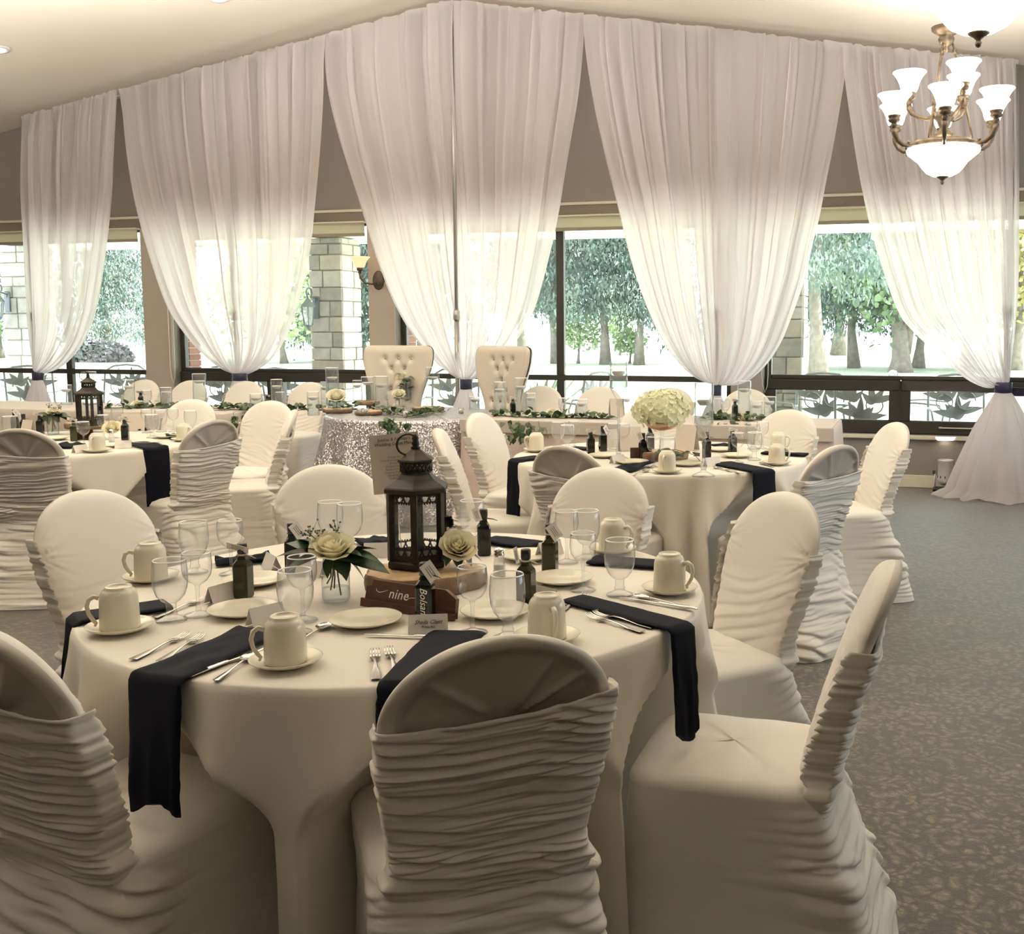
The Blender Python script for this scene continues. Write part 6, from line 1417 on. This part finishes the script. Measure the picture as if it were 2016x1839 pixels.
def candle_stand(x, ybase, ycup, ytop, x0, x1, label):
    p = at(x, ybase, ZT_); dep = (p - CAMO).dot(_FW); k = dep / FPX; H_, Hc = (ybase - ytop) * k, (ybase - ycup) * k; r = (x1 - x0) / 2 * k
    t = thing('candle_stand', label, 'candle holder', p, 0, 'tall glass candle stands')
    MB().lathe([(0, .001), (.052, .001), (.054, .005), (.04, .012), (.016, .022), (.012, .03)], 24).build('foot', M_glass, t)
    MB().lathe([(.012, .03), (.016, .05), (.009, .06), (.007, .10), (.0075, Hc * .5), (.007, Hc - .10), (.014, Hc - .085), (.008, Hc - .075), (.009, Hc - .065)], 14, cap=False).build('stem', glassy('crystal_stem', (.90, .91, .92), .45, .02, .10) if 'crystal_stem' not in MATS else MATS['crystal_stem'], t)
    MB().lathe([(.009, Hc - .065), (.02, Hc - .05), (r * .9, Hc - .01), (r, Hc), (r, H_ - .002), (r * .97, H_ + .001), (r * .94, H_), (r * .94, Hc + .004), (r * .8, Hc - .004), (0, Hc - .03)], 28, cap=False).build('cup', M_vase, t)
    f = (H_ - Hc) * .48 + Hc; MB().lathe([(0, Hc - .02), (r * .8, Hc), (r * .93, Hc + .006), (r * .93, f), (0, f)], 26, cap=False).build('water', M_water, t)
    w = r * .74; MB().lathe([(0, f - .008), (w * .6, f - .006), (w, f + .010), (w * .95, f + .018), (0, f + .016)], 22).build('floating_candle', M_wax, t)
candle_stand(1218, 905, 762, 712, 1204, 1239, 'tall slim glass candle stand left of the hydrangeas')
candle_stand(1385, 938, 833, 754, 1364, 1402, 'shorter thick glass candle stand right of the hydrangeas')
slice_(at(1305, 903, ZT_), .125, .09, .040, .2, 'rough wood slice before the hydrangeas on the right table', 9)
for x, y, l in ((1330, 893, 'leaf sprig lying over the rough wood slice on the right table'),):
    p = at(x, y, ZT_ + .045); t = thing('leaf_sprig', l, 'leaves', p, 0); r_ = np.random.default_rng(8)
    MB().tube([(-.10, .0, .01), (0, 0, .02), (.09, -.05, .0), (.12, -.07, -.03)], .002, 5).build('stem', M_stem, t)
    for k in range(16):
        f = r_.uniform(0, 1); leaf(t, (-.1 + .21 * f, -.05 * f, .015 - .02 * f), r_.uniform(0, 6.28), r_.uniform(-.5, .8), r_.uniform(.035, .06), .04, M_leafd if k % 3 else M_leaf, r_.uniform(-.6, .6))
nb = thing('table_number_block', 'brown wood block standing before the hydrangeas on the right table', 'sign', at(1262, 905, ZT_), .1); MB().box(-.055, .055, -.008, .008, .001, .062, .002).build('board', M_sign, nb); MB().box(-.055, .055, -.02, .012, .0005, .012, .002).build('ledge', M_sign, nb)
for px, rz, l in (((1056, 889), 3.4, 'mug at the left edge of the right table'), ((1313, 931), -1.9, 'mug at the front of the right table below the hydrangeas'), ((1529, 915), -.4, 'mug at the right of the right table, the nearer of two'), ((1532, 888), -.3, 'mug at the right back of the right table, farther of two')): saucer_mug(at(*px, ZT_), rz, 'upturned cream ' + l)
for px, l in (((1084, 889), 'beside the left mug of the right table'), ((1352, 916), 'right of the front mug on the right table'), ((1245, 913), 'left of the front mug on the right table'), ((1450, 900), 'behind the wine glass at the right of the right table'), ((1420, 888), 'behind the bottles at the right of the right table'), ((1190, 900), 'by the two bottles on the left of the right table')): plate(at(*px, ZT_), 0, 'cream side plate ' + l)
for px, l in (((1099, 880), 'leftmost on the right table'), ((1117, 888), 'front one of the cluster left on the right table'), ((1210, 884), 'left of the tall candle stand on the right table'), ((1485, 906), 'beside the nearer right mug of the right table'), ((1483, 884), 'behind the right goblet of the right table'), ((1314, 918), 'behind the front mug of the right table')): goblet(at(*px, ZT_), 0, 'clear water goblet ' + l)
for px, l in (((1131, 881), 'of the cluster left on the right table'), ((1228, 888), 'right behind the tall candle stand'), ((1452, 911), 'before the right goblet of the right table'), ((1501, 883), 'at the back right of the right table'), ((1287, 921), 'left behind the front mug of the right table')): wine(at(*px, ZT_), 0, 'clear wine glass ' + l)
for px, k, l in (((1163, 896), 10, 'dark oil bottle behind the streaky backed chair, the nearer of two'), ((1187, 888), 0, 'dark oil bottle behind the streaky backed chair, the farther of two'), ((1266, 905), 20, 'dark bottle with a white tag below the hydrangeas'), ((1280, 887), 0, 'dark bottle just behind the brown block'), ((1391, 902), 20, 'dark bottle by the shorter candle stand'), ((1442, 893), 10, 'dark bottle behind the right wine glass of the right table')): bottle(at(*px, ZT_), .3, l, k)
for a, b, hg, w, l, s, kw in (((1062, 902), (1018, 908), .29, .10, 'navy napkin hanging at the left edge of the right table', 11, {}), ((1268, 917), (1214, 931), 0, .12, 'crumpled navy napkin behind the arched chair on the right table', 12, {'lump': .03}), ((1422, 914), (1500, 929), .30, .13, 'navy napkin hanging at the front right of the right table', 13, {}), ((1502, 894), (1588, 899), 0, .075, 'rolled navy napkin at the right edge of the right table', 14, {'lump': .012}), ((1440, 878), (1408, 881), 0, .09, 'navy napkin lying behind the shorter candle stand', 15, {'lump': .01}), ((1128, 884), (1160, 886), 0, .10, 'navy napkin by the glasses left on the right table', 16, {})): napkin(a, b, hg, w, l, s, **kw)
for px, rz, h, l in (((1240, 887), .2, .13, 'paper menu standing left behind the hydrangeas'), ((1352, 886), -.5, .14, 'paper menu leaning right behind the hydrangeas'), ((1200, 880), .6, .10, 'pale paper menu standing between the bottles and the candle stand')): tent(at(*px, ZT_), rz, .06, h, l, M_kraft)
for px, rz, l in (((1402, 917), .6, 'place card by the foot of the shorter candle stand'), ((1216, 912), .8, 'place card left of the tall candle stand foot')): place_card(at(*px, ZT_), rz, 'white ' + l)
for f, a, b, l in ((spoon, (1405, 921), (1440, 929), 'spoon left of the hanging napkin on the right table'), (fork, (1420, 924), (1462, 933), 'fork left of the hanging napkin on the right table'), (spoon, (1490, 910), (1530, 923), 'spoon before the nearer right mug of the right table'), (spoon, (1280, 927), (1240, 937), 'spoon before the crumpled napkin on the right table')): lay(f, a, b, l, .001)

# ---- left round table
slice_(at(176, 843, ZT_), .14, .11, .040, .4, 'wood slice under the far lantern on the left table', 12)
lantern(at(178, 838, ZT_ + .0405), .15, 'far black lantern on the left round table')
rose_jar(at(105, 855, ZT_), 'jar of cream roses left of the far lantern', 1.0, 2.6)
b_ = thing('table_number_block', 'brown wood block before the far lantern', 'sign', at(163, 866, ZT_), .2); MB().box(-.06, .06, -.007, .007, .001, .065, .002).build('board', M_sign, b_); MB().box(-.06, .06, -.02, .012, .0005, .012, .002).build('ledge', M_sign, b_)
p = at(222, 848, ZT_ + .042); t = thing('rose_posy', 'cream rose with leaves right of the far lantern', 'flowers', p, 0)
rose(t, (0, 0, .004), .046, M_rose, (.7, .2)); [leaf(t, (0, 0, .006), az, .1, .055, .035, M_leafd) for az in (-2.4, -1.4, -.4, .5, 2.5)]
saucer_mug(at(192, 890, ZT_), -1.6, 'upturned cream mug at the front of the left table'); saucer_mug(at(362, 868, ZT_), -.4, 'upturned cream mug behind the V fold chair')
shaker(at(220, 872, ZT_), 'glass shaker right of the brown block on the left table')
for px, k, l in (((80, 856), 10, 'dark bottle left of the far rose jar'), ((48, 858), 20, 'dark bottle at the left end of the left table'), ((247, 866), 10, 'dark bottle right of the shaker on the left table'), ((30, 848), 0, 'dark capped bottle at the picture edge on the left table'), ((147, 868), 11, 'bottle with a slanting tag before the far lantern')): bottle(at(*px, ZT_), .2, l, k)
for px, l in (((300, 862), 'at the right of the left table, nearest of three'), ((318, 850), 'at the right of the left table, middle of three'), ((376, 852), 'right behind the V fold chair'), ((232, 842), 'right behind the far lantern'), ((20, 866), 'at the left end of the left table')): goblet(at(*px, ZT_), 0, 'clear water goblet ' + l)
for px, l in (((166, 883), 'before the far lantern, left of the front mug'), ((342, 850), 'at the right of the left table behind the goblets'), ((290, 852), 'behind the hanging napkin of the left table'), ((205, 866), 'behind the front mug of the left table')): wine(at(*px, ZT_), 0, 'clear wine glass ' + l)
for px, l in (((215, 880), 'under the front shaker of the left table'), ((290, 874), 'behind the hanging napkin of the left table'), ((330, 862), 'by the goblets at the right of the left table'), ((108, 866), 'below the far rose jar')): plate(at(*px, ZT_), 0, 'cream side plate ' + l)
for a, b, hg, w, l, s, kw in (((270, 874), (306, 884), .30, .135, 'navy napkin hanging at the front right of the left table', 21, {'lump': .012}), ((150, 877), (120, 884), 0, .11, 'navy napkin behind the left edge chair', 22, {'lump': .025}), ((262, 846), (285, 848), 0, .08, 'navy napkin behind the glasses of the left table', 23, {'lump': .008}), ((348, 866), (336, 858), 0, .07, 'dark navy napkin beside the mug behind the V fold chair', 24, {'lump': .01})): napkin(a, b, hg, w, l, s, **kw)
tent(at(264, 848, ZT_), .1, .075, .11, 'beige paper menu standing on the left table', M_kraft); tent(at(57, 866, ZT_), -.5, .05, .12, 'paper menu standing left of the far rose jar', M_kraft)
for px, rz, l in (((158, 891), 1.2, 'place card left of the front mug on the left table'), ((243, 882), .3, 'place card right of the front mug on the left table')): place_card(at(*px, ZT_), rz, 'white ' + l)
